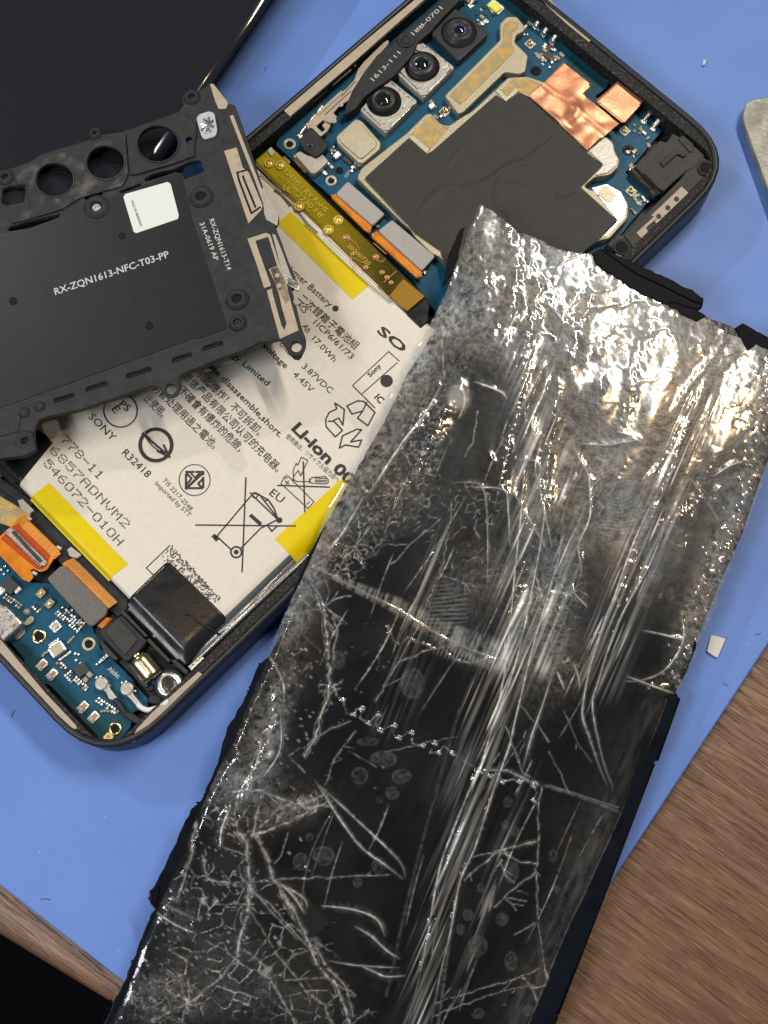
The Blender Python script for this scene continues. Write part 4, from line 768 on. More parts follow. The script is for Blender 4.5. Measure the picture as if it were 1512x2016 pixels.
cb = plate('connector_body', [(14, 1042), (22, 1040), (92, 1106), (88, 1114), (80, 1112), (12, 1050)], 0.625, 0.68, 'nickel', of, 0.008); plate('connector_slot', [(22, 1048), (28, 1044), (84, 1104), (78, 1109)], 0.68, 0.69, 'greyplas', of, 0.004)
for i in range(22):
    for s_ in (-1, 1): box('connector_pin', 50+(i-10.5)*3.1+s_*5.5*0.72+1, 1077+(i-10.5)*3.1-s_*5.5*0.72, 0.66, 0.055, 0.014, 0.02, 'cream', of)
for i in range(26): box('flex_stripe', 42+i*2.6+6, 1030+i*2.5+2, 0.62, 0.14, 0.010+0.004*(i % 3), 0.006, 'flexl', of)
for q in ((57, 1020), (116, 1078), (68, 1128)): box('solder_tab', q[0], q[1], 0.60, 0.09, 0.05, 0.04, 'nickel', of, rot=-0.5, bev=0.1)
# ================================================================== the plastic cover with the antenna sheet, tilted over the phone
cv = tilted_root('antenna_cover', 'matte black plastic inner cover with camera holes lying tilted across the phone', 'phone cover', (600, 690, 1.75), (40, 880, 1.38), (440, 190, 1.36))
CB = -0.10
def hc(u_, v_, r_, ry=None): return circ(u_, v_, r_, 28, ry=ry)
slot_holes = []
for (u_, v_, l_) in ((419, 680, 21), (358, 703, 21), (273, 733, 26), (190, 760, 22), (126, 783, 21)):
    a = -0.31; c_, s_ = math.cos(a), math.sin(a); h_ = 4.2
    slot_holes.append(([(u_+c_*x-s_*y, v_+s_*x+c_*y) for x, y in ((-l_, -h_*.4), (-l_*.85, -h_), (l_*.85, -h_), (l_, -h_*.4), (l_, h_*.4), (l_*.85, h_), (-l_*.85, h_), (-l_, h_*.4))]))
outline = [(-60, 360), (0, 336), (26, 330), (60, 318), (78, 305), (120, 291), (160, 280), (178, 274), (179, 262), (184, 256), (196, 256), (202, 264), (240, 259), (300, 238), (352, 219), (362, 206), (358, 192), (364, 182), (378, 176), (394, 178), (414, 163), (424, 166), (449, 203), (462, 206), (470, 226), (486, 273), (508, 340), (527, 396), (534, 412), (548, 424), (548, 436), (542, 446), (552, 470), (566, 510), (585, 556), (582, 566), (574, 568), (577, 580), (576, 592), (582, 600), (592, 640), (601, 664), (601, 680), (592, 700), (587, 705), (578, 704), (568, 694), (554, 670), (545, 667), (530, 673), (512, 672), (487, 686), (440, 703), (360, 735), (352, 742), (356, 758), (350, 772), (336, 780), (324, 776), (318, 764), (300, 758), (240, 778), (160, 806), (100, 818), (78, 826), (68, 842), (66, 858), (70, 886), (52, 896), (42, 899), (0, 903), (-60, 930)]
holes = [hc(107, 353, 37, 33), hc(207, 319, 38, 34), hc(310, 282, 40, 35), hc(190, 409, 7), hc(336, 765, 10.5), hc(583, 682, 10.5),
         [(4, 372), (18, 366), (48, 364), (50, 378), (46, 398), (12, 404), (2, 398)], [(284, 351), (300, 342), (340, 333), (356, 326), (372, 318), (390, 315), (396, 318), (402, 334), (398, 339), (370, 350), (363, 352), (357, 341), (346, 338), (320, 347), (286, 357)],
         [(233, 376), (276, 360), (278, 367), (268, 371), (240, 381)], hc(372, 276, 6), hc(396, 388, 8), hc(190, 262, 5), [(14, 451), (20, 446), (60, 434), (118, 420), (116, 427), (60, 448), (24, 458)], [(166, 384), (198, 373), (202, 382), (184, 388), (168, 396)]] + slot_holes
plate('cover_body', outline, CB, 0.0, 'cover', cv, 0.015, holes=holes)
# raised rims and the dusty camera strip
def ringplate(name, u_, v_, r0, r1, h, m, a=1.0, par=None): return plate(name, hc(u_, v_, r1, r1*a), 0.0, h, m, par or cv, 0.008, holes=[hc(u_, v_, r0, r0*a)])
plate('camera_strip', [(30, 345), (64, 322), (80, 312), (178, 284), (228, 268), (246, 262), (252, 344), (240, 366), (160, 388), (120, 412), (60, 430), (22, 440), (16, 420), (60, 410), (54, 380), (52, 364), (34, 362)], 0.0, 0.035, 'coverdust', cv, 0.01, 0.04, holes=[hc(107, 353, 38.5, 34), hc(207, 319, 39.5, 35)])
plate('camera_strip', [(248, 260), (300, 242), (352, 224), (366, 228), (384, 240), (386, 262), (382, 290), (384, 306), (340, 322), (270, 342), (256, 344)], 0.0, 0.04, 'cover', cv, 0.01, 0.04, holes=[hc(310, 282, 41, 36), hc(372, 276, 7)])
for u_, v_ in ((107, 353), (207, 319)): ringplate('camera_hole_rim', u_, v_, 37, 40, 0.055, 'greyplas', 0.89)
ringplate('camera_hole_rim', 310, 282, 40, 43, 0.06, 'cover', 0.88)
def post(u_, v_, r_, h=0.06, m='cover', hole=True):
    o = lathe('screw_post', u_, v_, 0.0, [(r_*1.25, 0.0), (r_*1.2, h*0.5), (r_, h*0.6), (r_*0.95, h), (r_*0.6, h), (r_*0.5, h-0.05), (r_*0.45, -0.02)], m, cv, 26); return o
for u_, v_, r_ in ((190, 408, 0.19), (396, 388, 0.17), (467, 590, 0.16), (378, 192, 0.12), (468, 636, 0.12), (49, 868, 0.15), (11, 350, 0.12), (188, 264, 0.09)):
    post(u_, v_, r_)
for u_, v_ in ((396, 388), (467, 590), (378, 192), (49, 868), (13, 350)): lathe('post_hole', u_, v_, 0.012, [(0.085, 0.0), (0.0, -0.004)], 'hole', cv, 16)
for u_, v_, r_ in ((190, 409, .075), (468, 636, 0.05)): lathe('brass_insert', u_, v_, 0.02, [(r_, 0.0), (r_*0.8, 0.02), (r_*0.5, 0.0), (r_*0.4, -0.03)], 'nickel' if r_ > .06 else 'greyplas', cv, 16)
for u_, v_, r_ in ((336, 765, 12.5), (583, 682, 13)): ringplate('ring_lug', u_, v_, r_-2, r_+5, 0.05, 'black')
plate('cover_foot', [(2, 858), (20, 856), (46, 850), (64, 850), (70, 886), (44, 898), (0, 903), (-40, 910), (-40, 866)], 0.0, 0.05, 'cover', cv, 0.02, 0.04, holes=[hc(49, 868, 8)])
# rubbery bumps and a raised border around the sheet
for u_, v_ in ((48, 812), (78, 800)): lathe('bump', u_, v_, 0.0, [(0.10, 0), (0.08, 0.04), (0.03, 0.055), (0, 0.055)], 'cover', cv, 14)
plate('step_edge', [(-40, 836), (0, 824), (36, 813), (40, 822), (36, 850), (0, 858), (-40, 870)], -0.08, 0.015, 'black', cv, 0.01)
for q in ([[(455, 648), (386, 674), (384, 668), (354, 680), (300, 700), (200, 735), (60, 786), (0, 806)], [(360, 348), (380, 430), (404, 510), (430, 590), (448, 648)], [(386, 392), (388, 360), (384, 350)], [(536, 634), (534, 646), (524, 660), (508, 668)]]): strokes('moulded_edge', [q], 1.6, 0.002, 'greyplas', cv)
for s_ in slot_holes:
    a, b = s_[0], s_[3]; tube('slot_lip', [px(a[0], a[1]+5, 0.002), px(b[0], b[1]+5, 0.002)], 0.012, 'black', cv, 6)
# antenna sheet with printing
ns = plate('antenna_sheet', [(-60, 470), (14, 456), (60, 449), (118, 428), (160, 398), (176, 408), (186, 424), (206, 418), (208, 392), (236, 381), (272, 368), (320, 350), (346, 342), (355, 345), (360, 353), (378, 430), (404, 510), (430, 590), (448, 646), (386, 668), (384, 664), (354, 676), (200, 731), (60, 782), (-60, 822)], 0.0, 0.012, 'nfc', cv, 0.003, 0.03, holes=[hc(294, 642, 8), hc(26, 593, 8), hc(241, 465, 7)])
for u_, v_ in ((294, 642), (26, 593), (241, 465)): lathe('sheet_hole', u_, v_, 0.003, [(0.075, 0.0), (0, 0)], 'hole', cv, 16)
text('RX-ZQN1613-NFC-T03-PP', (109, 581), (334, 506), 0.013, 'white', ns, h=16, bold=0.012)
text('RX-ZQN1613-T14', (412, 433), (447, 533), 0.003, 'white', cv, h=10, bold=0.01); text('31A-0619 AP', (393, 440), (422, 514), 0.003, 'white', cv, h=10, bold=0.01)
# white sticker
st = plate('white_sticker', [(246, 382), (330, 358), (336, 362), (352, 424), (350, 431), (268, 459), (263, 456), (243, 388)], 0.012, 0.02, 'sticker', ns, 0.002)
text('HQ21B1868I0000', (258, 396), (276, 446), 0.021, 'ink', ns, h=5)
# clear flash window
fl = plate('flash_window', [(386, 232), (392, 224), (412, 218), (422, 222), (428, 256), (424, 268), (402, 274), (396, 268)], 0.0, 0.05, mat('clear_plastic_window', (0.45, 0.50, 0.55), 0.12, coat=1.0), cv, 0.015, 0.06)
for i in range(16):
    a = i*math.pi/8; c_ = px(408, 247, 0.055); rr = (0.13 if i % 2 else 0.09)
    q = [c_+Vector((0, 0, 0.02)), c_+Vector((rr*math.cos(a), rr*1.4*math.sin(a), 0)), c_+Vector((rr*math.cos(a+0.39), rr*1.4*math.sin(a+.39), 0))]
    mesh_obj('lens_facet', q, [(0, 1, 2)], 'silver' if i % 3 else 'foamd', fl, smooth=False)
# laser-plated antenna traces
TP = lambda pts, nm='antenna_trace', **k: plate(nm, pts, 0.0, 0.012, 'tan', cv, 0.003, **k)
TP([(413, 165), (420, 165), (446, 198), (449, 204), (445, 214), (430, 214), (424, 200)])
TP([(441, 297), (466, 290), (478, 330), (489, 338), (517, 404), (514, 414), (489, 440)]); TP([(452, 228), (459, 226), (520, 384), (526, 412), (518, 400), (500, 350), (476, 290)])
for q in ([(488, 334), (467, 340), (471, 356), (495, 420), (512, 408)], [(476, 340), (480, 352), (503, 408)]): strokes('trace_gap', [q], 4, 0.012, 'hole', cv)
plate('antenna_trace_edge', [(516, 370), (519, 368), (548, 426), (546, 444), (524, 432), (520, 420)], -0.02, 0.008, 'nickel', cv, 0.003)
TP([(487, 470), (524, 458), (532, 462), (544, 500), (562, 556), (588, 650), (551, 667), (525, 572), (536, 568), (536, 575), (554, 640), (560, 650), (564, 636), (556, 610), (548, 575), (532, 530), (546, 524), (528, 466), (503, 474), (508, 490), (533, 560), (532, 563), (520, 567), (505, 520)])
plate('antenna_trace_edge', [(536, 460), (542, 462), (556, 496), (572, 540), (582, 562), (570, 562), (560, 556)], -0.02, 0.008, 'nickel', cv, 0.003)
TP([(529, 530), (546, 523), (564, 556), (570, 590), (562, 600)])
for u_, v_ in ((465, 308), (469, 324), (475, 343), (546, 542), (550, 562)): lathe('contact_dimple', u_, v_, 0.013, [(0.045, 0), (0.035, 0.012), (0.0, 0.012)], 'tan', cv, 14)
plate('clip_hook', [(564, 546), (580, 550), (590, 562), (586, 572), (576, 566), (566, 560)], -0.04, 0.03, 'silver', cv, 0.01, 0.02)
TM[0] = None
# ================================================================== the shattered screen under wrinkled clear tape
sr = tilted_root('shattered_screen', 'shattered black phone screen held together by wrinkled clear tape, largest thing in front', 'broken screen', (1250, 522, 0.97), (600, 1180, 0.97), (1100, 2016, 0.20))
GZ = 0.0
M['glass'] = mat('black_display_glass', (0.006, 0.008, 0.012), 0.19, spec=0.16, var=0.3, vscale=3, bump=0.35, bscale=5)
M['glassedge'] = mat('chipped_glass_edge', (0.004, 0.004, 0.006), 0.5, bump=0.35, bscale=7, spec=0.06)
rs = np.random.RandomState(11)
def jag(pts, amp, step=9):
    out = []
    for i in range(len(pts)-1):
        (x0, y0), (x1, y1) = pts[i], pts[i+1]; L_ = math.hypot(x1-x0, y1-y0); k = max(1, int(L_/step))
        for j in range(k):
            t = j/k; a = rs.normal()*amp if (i or j) else 0; out.append((x0+(x1-x0)*t-(y1-y0)/max(L_, 1)*a, y0+(y1-y0)*t+(x1-x0)/max(L_, 1)*a))
    out.append(pts[-1]); return out
left_g = [(922, 458), (912, 480), (900, 530), (884, 580), (866, 612), (850, 662), (806, 730), (756, 830), (654, 1008), (606, 1096), (570, 1180), (562, 1215), (552, 1250), (532, 1290), (510, 1308), (489, 1359), (467, 1399), (449, 1433), (437, 1462), (432, 1492), (418, 1526), (396, 1576), (376, 1594), (340, 1670), (311, 1735), (296, 1756), (292, 1775), (302, 1790), (270, 1868), (248, 1925), (216, 1990), (196, 2040)]
right_g = [(1040, 2120), (1096, 1998), (1173, 1800), (1230, 1650), (1286, 1503), (1292, 1498), (1336, 1372), (1330, 1362), (1352, 1322), (1366, 1288), (1372, 1258), (1400, 1190), (1430, 1120), (1462, 1050), (1492, 960), (1530, 860), (1550, 720), (1512, 690), (1470, 668), (1440, 642), (1400, 628), (1360, 606), (1300, 580), (1230, 548), (1172, 520), (1120, 500), (1060, 476), (1010, 452)]
plate('display_glass', jag(left_g, 1.0, 12)+right_g, -0.085, GZ, 'glass', sr, 0.012)
plate('display_backing', [(920, 520), (600, 1150), (430, 1540), (250, 2000), (230, 2100), (1010, 2100), (1280, 1480), (1480, 960), (1500, 720), (1200, 560)], -0.14, -0.087, 'black', sr, 0.01)
# bright bevel along the lower right edge
bev = [(1096, 1998), (1173, 1800), (1230, 1650), (1286, 1503)]
tube('bevelled_edge', [px(u_, v_, -0.03) for u_, v_ in bev], 0.035, 'glassedge', sr, 8); tube('bevelled_edge', [px(u_, v_, -0.03) for u_, v_ in [(1292, 1497), (1336, 1374)]], 0.035, 'glassedge', sr, 8)
tube('bevelled_edge', [px(u_, v_, -0.03) for u_, v_ in [(1018, 2180), (1096, 2000)]], 0.035, 'glassedge', sr, 8)
# snapped pieces of the bezel
plate('bezel_bar', jag([(1167, 498), (1183, 488), (1258, 522), (1300, 541), (1360, 572)], 0.8, 8)+jag([(1385, 588), (1382, 604), (1371, 609), (1340, 600), (1323, 597), (1312, 602), (1258, 576), (1173, 520)], 1.2, 7), -0.10, 0.05, 'glassedge', sr, 0.015)
plate('bezel_bar_lip', jag([(1183, 489), (1258, 522), (1300, 541), (1362, 571), (1386, 588), (1383, 598), (1356, 588), (1300, 560), (1250, 537)], 0.8, 7), 0.05, 0.075, 'glassedge', sr, 0.01)
for pts in ([(1366, 1262), (1372, 1258), (1371, 1278), (1364, 1290), (1359, 1286)], [(1448, 645), (1462, 636), (1490, 652), (1530, 672), (1530, 700), (1496, 688), (1470, 690)], [(1300, 582), (1316, 590), (1370, 608), (1390, 622), (1372, 632), (1340, 618), (1306, 600)], [(905, 452), (916, 446), (906, 486), (890, 540), (872, 562), (884, 500)], [(296, 1756), (310, 1744), (314, 1760), (306, 1786), (296, 1780)]):
    plate('glass_splinter', jag(pts, 0.8, 7), -0.06, 0.035, 'glassedge', sr, 0.01)
for i in range(34):
    k = rs.randint(0, len(left_g)-1); t_ = rs.rand(); a, b = left_g[k], left_g[k+1]; u_, v_ = a[0]+(b[0]-a[0])*t_+rs.normal()*3-1, a[1]+(b[1]-a[1])*t_
    if v_ > 1290 or i % 5 == 0:
        box('glass_grain', u_, v_, -0.05, 0.02+0.035*rs.rand(), 0.02+0.035*rs.rand(), 0.04, 'glassedge', sr, rot=rs.rand()*3, bev=0.25)
# ---- the tape: fields computed on a fine grid
STEP = 2.0; U0, U1, V0, V1 = 196, 1545, 392, 2060
uu = np.arange(U0, U1, STEP); vv_ = np.arange(V0, V1, STEP); UU, VV = np.meshgrid(uu, vv_); SH = UU.shape
def vnoise(X, Y, seed):
    r = np.random.RandomState(seed); T_ = r.rand(256, 256); xi = np.floor(X).astype(int); yi = np.floor(Y).astype(int); fx = X-xi; fy = Y-yi
    fx = fx*fx*(3-2*fx); fy = fy*fy*(3-2*fy); g = lambda a, b: T_[a & 255, b & 255]
    return (g(xi, yi)*(1-fx)*(1-fy)+g(xi+1, yi)*fx*(1-fy)+g(xi, yi+1)*(1-fx)*fy+g(xi+1, yi+1)*fx*fy)*2-1
def fbm(sc, seed, oct_=4, ang=0.0, st=1.0, gain=0.55):
    c, s = math.cos(ang), math.sin(ang); X = (UU*c+VV*s)/sc/st; Y = (-UU*s+VV*c)/sc; o = 0; a = 1; n = 0
    for k in range(oct_): o = o+a*vnoise(X*2**k+17*k, Y*2**k+31*k, seed+k); n += a; a *= gain
    return o/n
Z = np.zeros(SH); WH = np.zeros(SH); HZ = np.zeros(SH)                       # height (cm), painted highlights with pale cracks, and haze (0..1)
def window(pts, m_):
    a = np.array(pts); i0 = int(max(0, (a[:, 1].min()-m_-V0)//STEP)); i1 = int(min(SH[0], (a[:, 1].max()+m_-V0)//STEP+2)); j0 = int(max(0, (a[:, 0].min()-m_-U0)//STEP)); j1 = int(min(SH[1], (a[:, 0].max()+m_-U0)//STEP+2)); return slice(i0, i1), slice(j0, j1)
def dist(pts, m_):
    """distance to a polyline and position along it, per segment windows"""
    W_ = window(pts, m_); X, Y = UU[W_], VV[W_]; D_ = np.full(X.shape, 1e9); S_ = np.zeros(X.shape); acc = 0
    tot = sum(math.hypot(pts[i+1][0]-pts[i][0], pts[i+1][1]-pts[i][1]) for i in range(len(pts)-1)) or 1
    for i in range(len(pts)-1):
        (x0, y0), (x1, y1) = pts[i], pts[i+1]; dx, dy = x1-x0, y1-y0; L2 = dx*dx+dy*dy+1e-9; t = np.clip(((X-x0)*dx+(Y-y0)*dy)/L2, 0, 1)
        d_ = np.hypot(X-x0-t*dx, Y-y0-t*dy); m = d_ < D_; D_[m] = d_[m]; L_ = math.sqrt(L2); S_[m] = ((acc+t*L_)/tot)[m]; acc += L_
    return W_, D_, S_
def line(pts, wd, hz, hgt=0.0, hw=None, taper=True, smooth=True, rough=0.0, white=0.0):
    if smooth and len(pts) > 2: pts = smoothline(pts, 4)
    hw = hw or wd*1.6; W_, D_, S_ = dist(pts, max(wd, hw)*3+4)
    if not D_.size: return
    tp_ = np.clip(np.minimum(S_, 1-S_)*4, 0.0, 1)**0.7 if taper else 1.0
    if rough: tp_ = tp_*(1-rough+rough*(0.5+NF[W_]))
    if hz: HZ[W_] = np.maximum(HZ[W_], hz*tp_*np.exp(-(D_/wd)**2))
    if hgt:
        und = 0.70+0.42*NF4[W_]+0.30*NF2[W_] if hgt > 0.006 else 1
        Z[W_] += hgt*tp_*und*np.exp(-(D_/hw)**2)
    if white: WH[W_] = np.maximum(WH[W_], white*(tp_ if taper else 1.0)*np.clip(0.72+1.3*NF2[W_], 0.2, 1)*np.exp(-(D_/wd)**2))
def blob(u_, v_, ru, rv, hz, ang=0.0, pw=2, soft=1.0):
    X = (UU-u_)*math.cos(ang)+(VV-v_)*math.sin(ang); Y = -(UU-u_)*math.sin(ang)+(VV-v_)*math.cos(ang); return hz*np.exp(-((X/ru)**2+(Y/rv)**2)**(pw/2))
NF = fbm(7, 3, 3); NF2 = fbm(30, 7, 3, gain=0.8); NF4 = fbm(75, 131, 2); N1 = fbm(60, 5, 4); N2 = fbm(16, 9, 4); N3 = fbm(5, 15, 2); FA = math.radians(-67)           # direction of the tape's long folds
fibre_n = fbm(5.0, 21, 2, FA, 26); fibre2 = fbm(9, 25, 2, FA, 20)
def edge_x(v_):   # tape's left edge
    return np.interp(v_, [400, 470, 560, 650, 740, 830, 1000, 1110, 1215, 1253, 1306, 1400, 1465, 1526, 1578, 1607, 1681, 1774, 1863, 1918, 1960, 2060], [945, 912, 884, 840, 786, 744, 645, 602, 556, 539, 518, 476, 449, 422, 396, 384, 357, 317, 275, 256, 240, 195])
def edge_r(v_): return np.interp(v_, [600, 700, 900, 1000, 1080, 1180, 1260, 1366, 1372, 1500, 1600, 1856, 2060], [1420, 1545, 1516, 1486, 1452, 1416, 1384, 1335, 1318, 1272, 1229, 1112, 1030])
ex, er = edge_x(VV), edge_r(VV); din = UU-ex; dr = er-UU
# broad haze
B_ = np.zeros(SH)
B_ += np.clip((820-VV)/160, 0, 1)*0.36*np.clip((din+10)/30, 0, 1)
B_ += 0.42*np.exp(-(np.clip(din-26, 0, 999)/34)**2)*np.clip((1300-VV)/80, 0, 1)*np.clip((VV-560)/80, 0, 1)
B_ += blob(530, 1430, 36, 120, 0.36, 0.3) + blob(470, 1545, 70, 40, 0.30) + blob(585, 1590, 60, 26, 0.30, -0.3)
B_ += 0.34*np.exp(-((dr-34)/34)**2)*np.clip((1370-VV)/40, 0, 1)*np.clip((VV-660)/80, 0, 1)
B_ += blob(1200, 1010, 85, 110, 0.26) + blob(1440, 740, 90, 90, 0.24) + blob(1180, 880, 110, 60, 0.20) + blob(1080, 960, 60, 220, 0.20, 0.1) + blob(1340, 980, 60, 160, 0.16, 0.4)
B_ += blob(1090, 1230, 50, 120, 0.30, 0.1) + blob(960, 1130, 60, 60, 0.10) + blob(800, 960, 90, 80, 0.12)
B_ += blob(430, 1920, 110, 90, 0.07) + blob(300, 1960, 60, 60, 0.12) + blob(560, 1960, 140, 50, 0.05) + blob(350, 1800, 40, 60, 0.10) + blob(1100, 1760, 60, 240, 0.045, 0.35)
B_ += blob(960, 1290, 80, 26, 0.22, 0.3) + blob(890, 1180, 60, 60, 0.12)
fine = fbm(9, 91, 4, gain=0.8); rid = 1-np.abs(fbm(22, 95, 4, gain=0.65)); HZ += B_*np.clip(0.50+0.30*N2+1.0*fine+1.3*np.clip(rid-.86, 0, 1)/.14*.5, 0, 2.2)
B2 = 0.08*np.clip((1360-VV)/250, 0, 1)*np.clip((UU-960)/80, 0, 1)+0.03*np.clip((1300-VV)/200, 0, 1); HZ += B2*np.clip(0.6+1.0*fbm(70, 121, 5, FA, 2.5, gain=.72), 0, 1.6)
# dark windows where the tape clings to clean glass
for u_, v_, a, b, an, k in ((700, 1150, 60, 120, 0.5, .8), (760, 1350, 110, 90, 0, .7), (1290, 1300, 60, 70, 0.3, .85), (1150, 1180, 50, 90, .3, .6), (950, 760, 50, 60, 0, .75), (1200, 1460, 110, 90, 0, .6), (700, 1620, 120, 60, .5, .7), (1010, 1750, 90, 180, .3, .8), (600, 1430, 34, 60, 0, .9), (500, 1690, 26, 50, 0.2, .7), (560, 1700, 60, 60, 0, .6), (890, 700, 40, 40, 0, .4), (1290, 760, 60, 40, 0, .5), (700, 1960, 60, 40, 0, .5), (400, 1640, 40, 60, .2, .7)):
    HZ *= 1-blob(u_, v_, a, b, k, an, 3)
# streaks in the folds; the near-white ones are painted highlights
band = np.zeros(SH)
def bandline(pts, wd, st): 
    W_, D_, S_ = dist(smoothline(pts, 4), wd*3); band[W_] = np.maximum(band[W_], st*np.exp(-(D_/wd)**2))
bandline([(1050, 720), (1060, 900), (1040, 1050), (1020, 1200), (990, 1340)], 42, 0.95); bandline([(1000, 1300), (985, 1380), (940, 1540), (880, 1720), (840, 1880), (810, 2040)], 24, 0.9)
bandline([(1120, 900), (1110, 1050), (1090, 1200), (1060, 1300)], 30, 0.8); bandline([(1370, 800), (1310, 960), (1260, 1080), (1215, 1200), (1180, 1330)], 36, 1.0); bandline([(1000, 1300), (950, 1450), (905, 1560)], 40, 0.5)
bandline([(870, 1050), (830, 1200), (800, 1330), (770, 1420)], 30, 0.28); bandline([(940, 1350), (900, 1500)], 16, .5); bandline([(1040, 1500), (960, 1750), (900, 1960)], 14, .3)
HZ += band*np.clip(0.13+0.62*fibre_n+0.30*fibre2, 0, 1)*0.95; Z += band*(fibre_n*0.004+fibre2*0.006); WH += band*np.clip(fibre_n-0.30, 0, 1)*1.5; WH += np.clip(band, 0, 1)*np.clip(fbm(4.4, 29, 1, FA, 26)-0.50, 0, 1)*3.0
for q, h_, w_ in (([(1110, 660), (1085, 860), (1050, 1040), (1010, 1250), (985, 1360)], .030, 13), ([(1180, 900), (1150, 1050), (1120, 1180), (1070, 1330)], .026, 12), ([(1400, 720), (1330, 900), (1270, 1060), (1215, 1200), (1180, 1330)], .032, 13), ([(1060, 560), (1035, 700), (1000, 860), (985, 1000)], .026, 15),
                  ([(985, 1360), (935, 1550), (880, 1720), (835, 1900), (805, 2040)], .028, 12), ([(915, 740), (850, 860), (770, 1010), (700, 1130)], .024, 16), ([(880, 700), (830, 800), (760, 920), (690, 1040), (630, 1150)], .030, 14), ([(1020, 480), (1010, 580), (960, 680)], .026, 14), ([(1180, 560), (1140, 650), (1120, 760)], .024, 15), ([(1290, 620), (1250, 740), (1230, 850)], .022, 16), ([(1410, 880), (1370, 1010), (1330, 1140)], .024, 12), ([(540, 1300), (545, 1420), (500, 1540), (470, 1640)], .026, 12), ([(600, 1700), (680, 1800), (790, 1900)], .016, 14), ([(640, 1560), (720, 1650), (800, 1730)], .018, 10)):
    line(q, 1, 0, h_, hw=w_, rough=.3)
# fine scratches and dust
HZ += 0.022*np.clip(0.2+fbm(80, 41, 5, FA, 2.2, gain=.7), 0, 1) + np.clip(dr/40, 0, 1)*np.clip((VV-1368)/20, 0, 1)*(0.17*np.exp(-(dr/44)**2))*np.clip(.5+1.3*fbm(9, 45, 4, FA, 5), 0, 1.6)
# glints need relief: gentle waves, crinkles and a rougher patch at the top right
crk = np.clip((820-VV)/200, 0, 1)*np.clip((UU-930)/120, 0, 1); Z += (0.0011*fbm(17, 101, 2)+0.0004*fbm(6, 103, 2))*np.clip((950-VV)/250, 0, 1)*np.clip((UU-900)/80, 0, 1)
Z += 0.030*fbm(100, 51, 2, FA, 1.3) + 0.0050*fbm(34, 55, 3, FA, 1.8)*(0.35+0.9*np.clip(B_*2, 0, 1)) + crk*0.0060*fbm(62, 61, 3, -0.9, 1.6) + 0.0016*N2*np.clip(B_*3+0.1, 0, 1)
rdg = 1-np.abs(fbm(40, 67, 3, -0.35, 1.7)); Z += crk*0.006*np.clip(rdg-0.80, 0, 1)/0.2
rdg2 = 1-np.abs(fbm(26, 71, 3)); HZ += crk*0.35*np.clip((rdg2-0.90)/0.1, 0, 1)*np.clip(0.3+N1*1.5, 0, 1)
# finger-print like ripples
def prints(u_, v_, cu, cv_, ru, rv, per, st, ang=0.0):
    r_ = np.hypot(UU-cu+6*N1, (VV-cv_)*1.25+6*N2); m_ = blob(u_, v_, ru, rv, 1.0, ang, 4); HZ[:] = HZ+m_*st*(0.5+0.5*np.sin(r_*2*math.pi/per))*np.clip(.6+N2, 0, 1.4)
prints(1230, 1020, 1215, 960, 60, 55, 8.5, 0.26); prints(1200, 950, 1235, 990, 50, 30, 8.5, 0.18); prints(1440, 720, 1380, 900, 60, 50, 9, 0.22); prints(1130, 880, 1060, 700, 60, 30, 9, .12); prints(1170, 590, 1240, 640, 40, 60, 9, .18); prints(1390, 960, 1400, 900, 50, 60, 9, .12)
def comb(u_, v_, ru, rv, per, st, ang): X = (UU-u_)*math.cos(ang)+(VV-v_)*math.sin(ang); HZ[:] = HZ+blob(u_, v_, ru, rv, 1, 0.3, 4)*st*np.clip(np.sin(X*2*math.pi/per+3*N1), 0, 1)
comb(868, 1200, 26, 54, 8, 0.20, 1.45); comb(900, 1205, 18, 50, 9, 0.2, 1.5); comb(900, 1290, 60, 12, 8, .3, 0.35)
for u_, v_, r_, h_ in ((1012, 604, 20, .028), (1085, 592, 18, .014), (1060, 560, 14, .018), (1110, 630, 16, .018), (382, 1830, 16, .03), (440, 1665, 14, .02), (468, 1500, 14, .02), (540, 1480, 12, .02), (960, 560, 18, .02), (1180, 760, 12, .014), (905, 770, 12, .014), (965, 905, 14, .016), (1350, 1010, 18, .02), (1300, 1180, 10, .012), (1128, 1165, 10, .02), (1150, 1100, 7, .02), (1410, 980, 16, .014), (1180, 690, 10, .012), (1365, 800, 12, .014), (1000, 470, 16, .016)): Z += blob(u_, v_, r_, r_*1.3, h_, 0.4)*(1+0.6*N2)
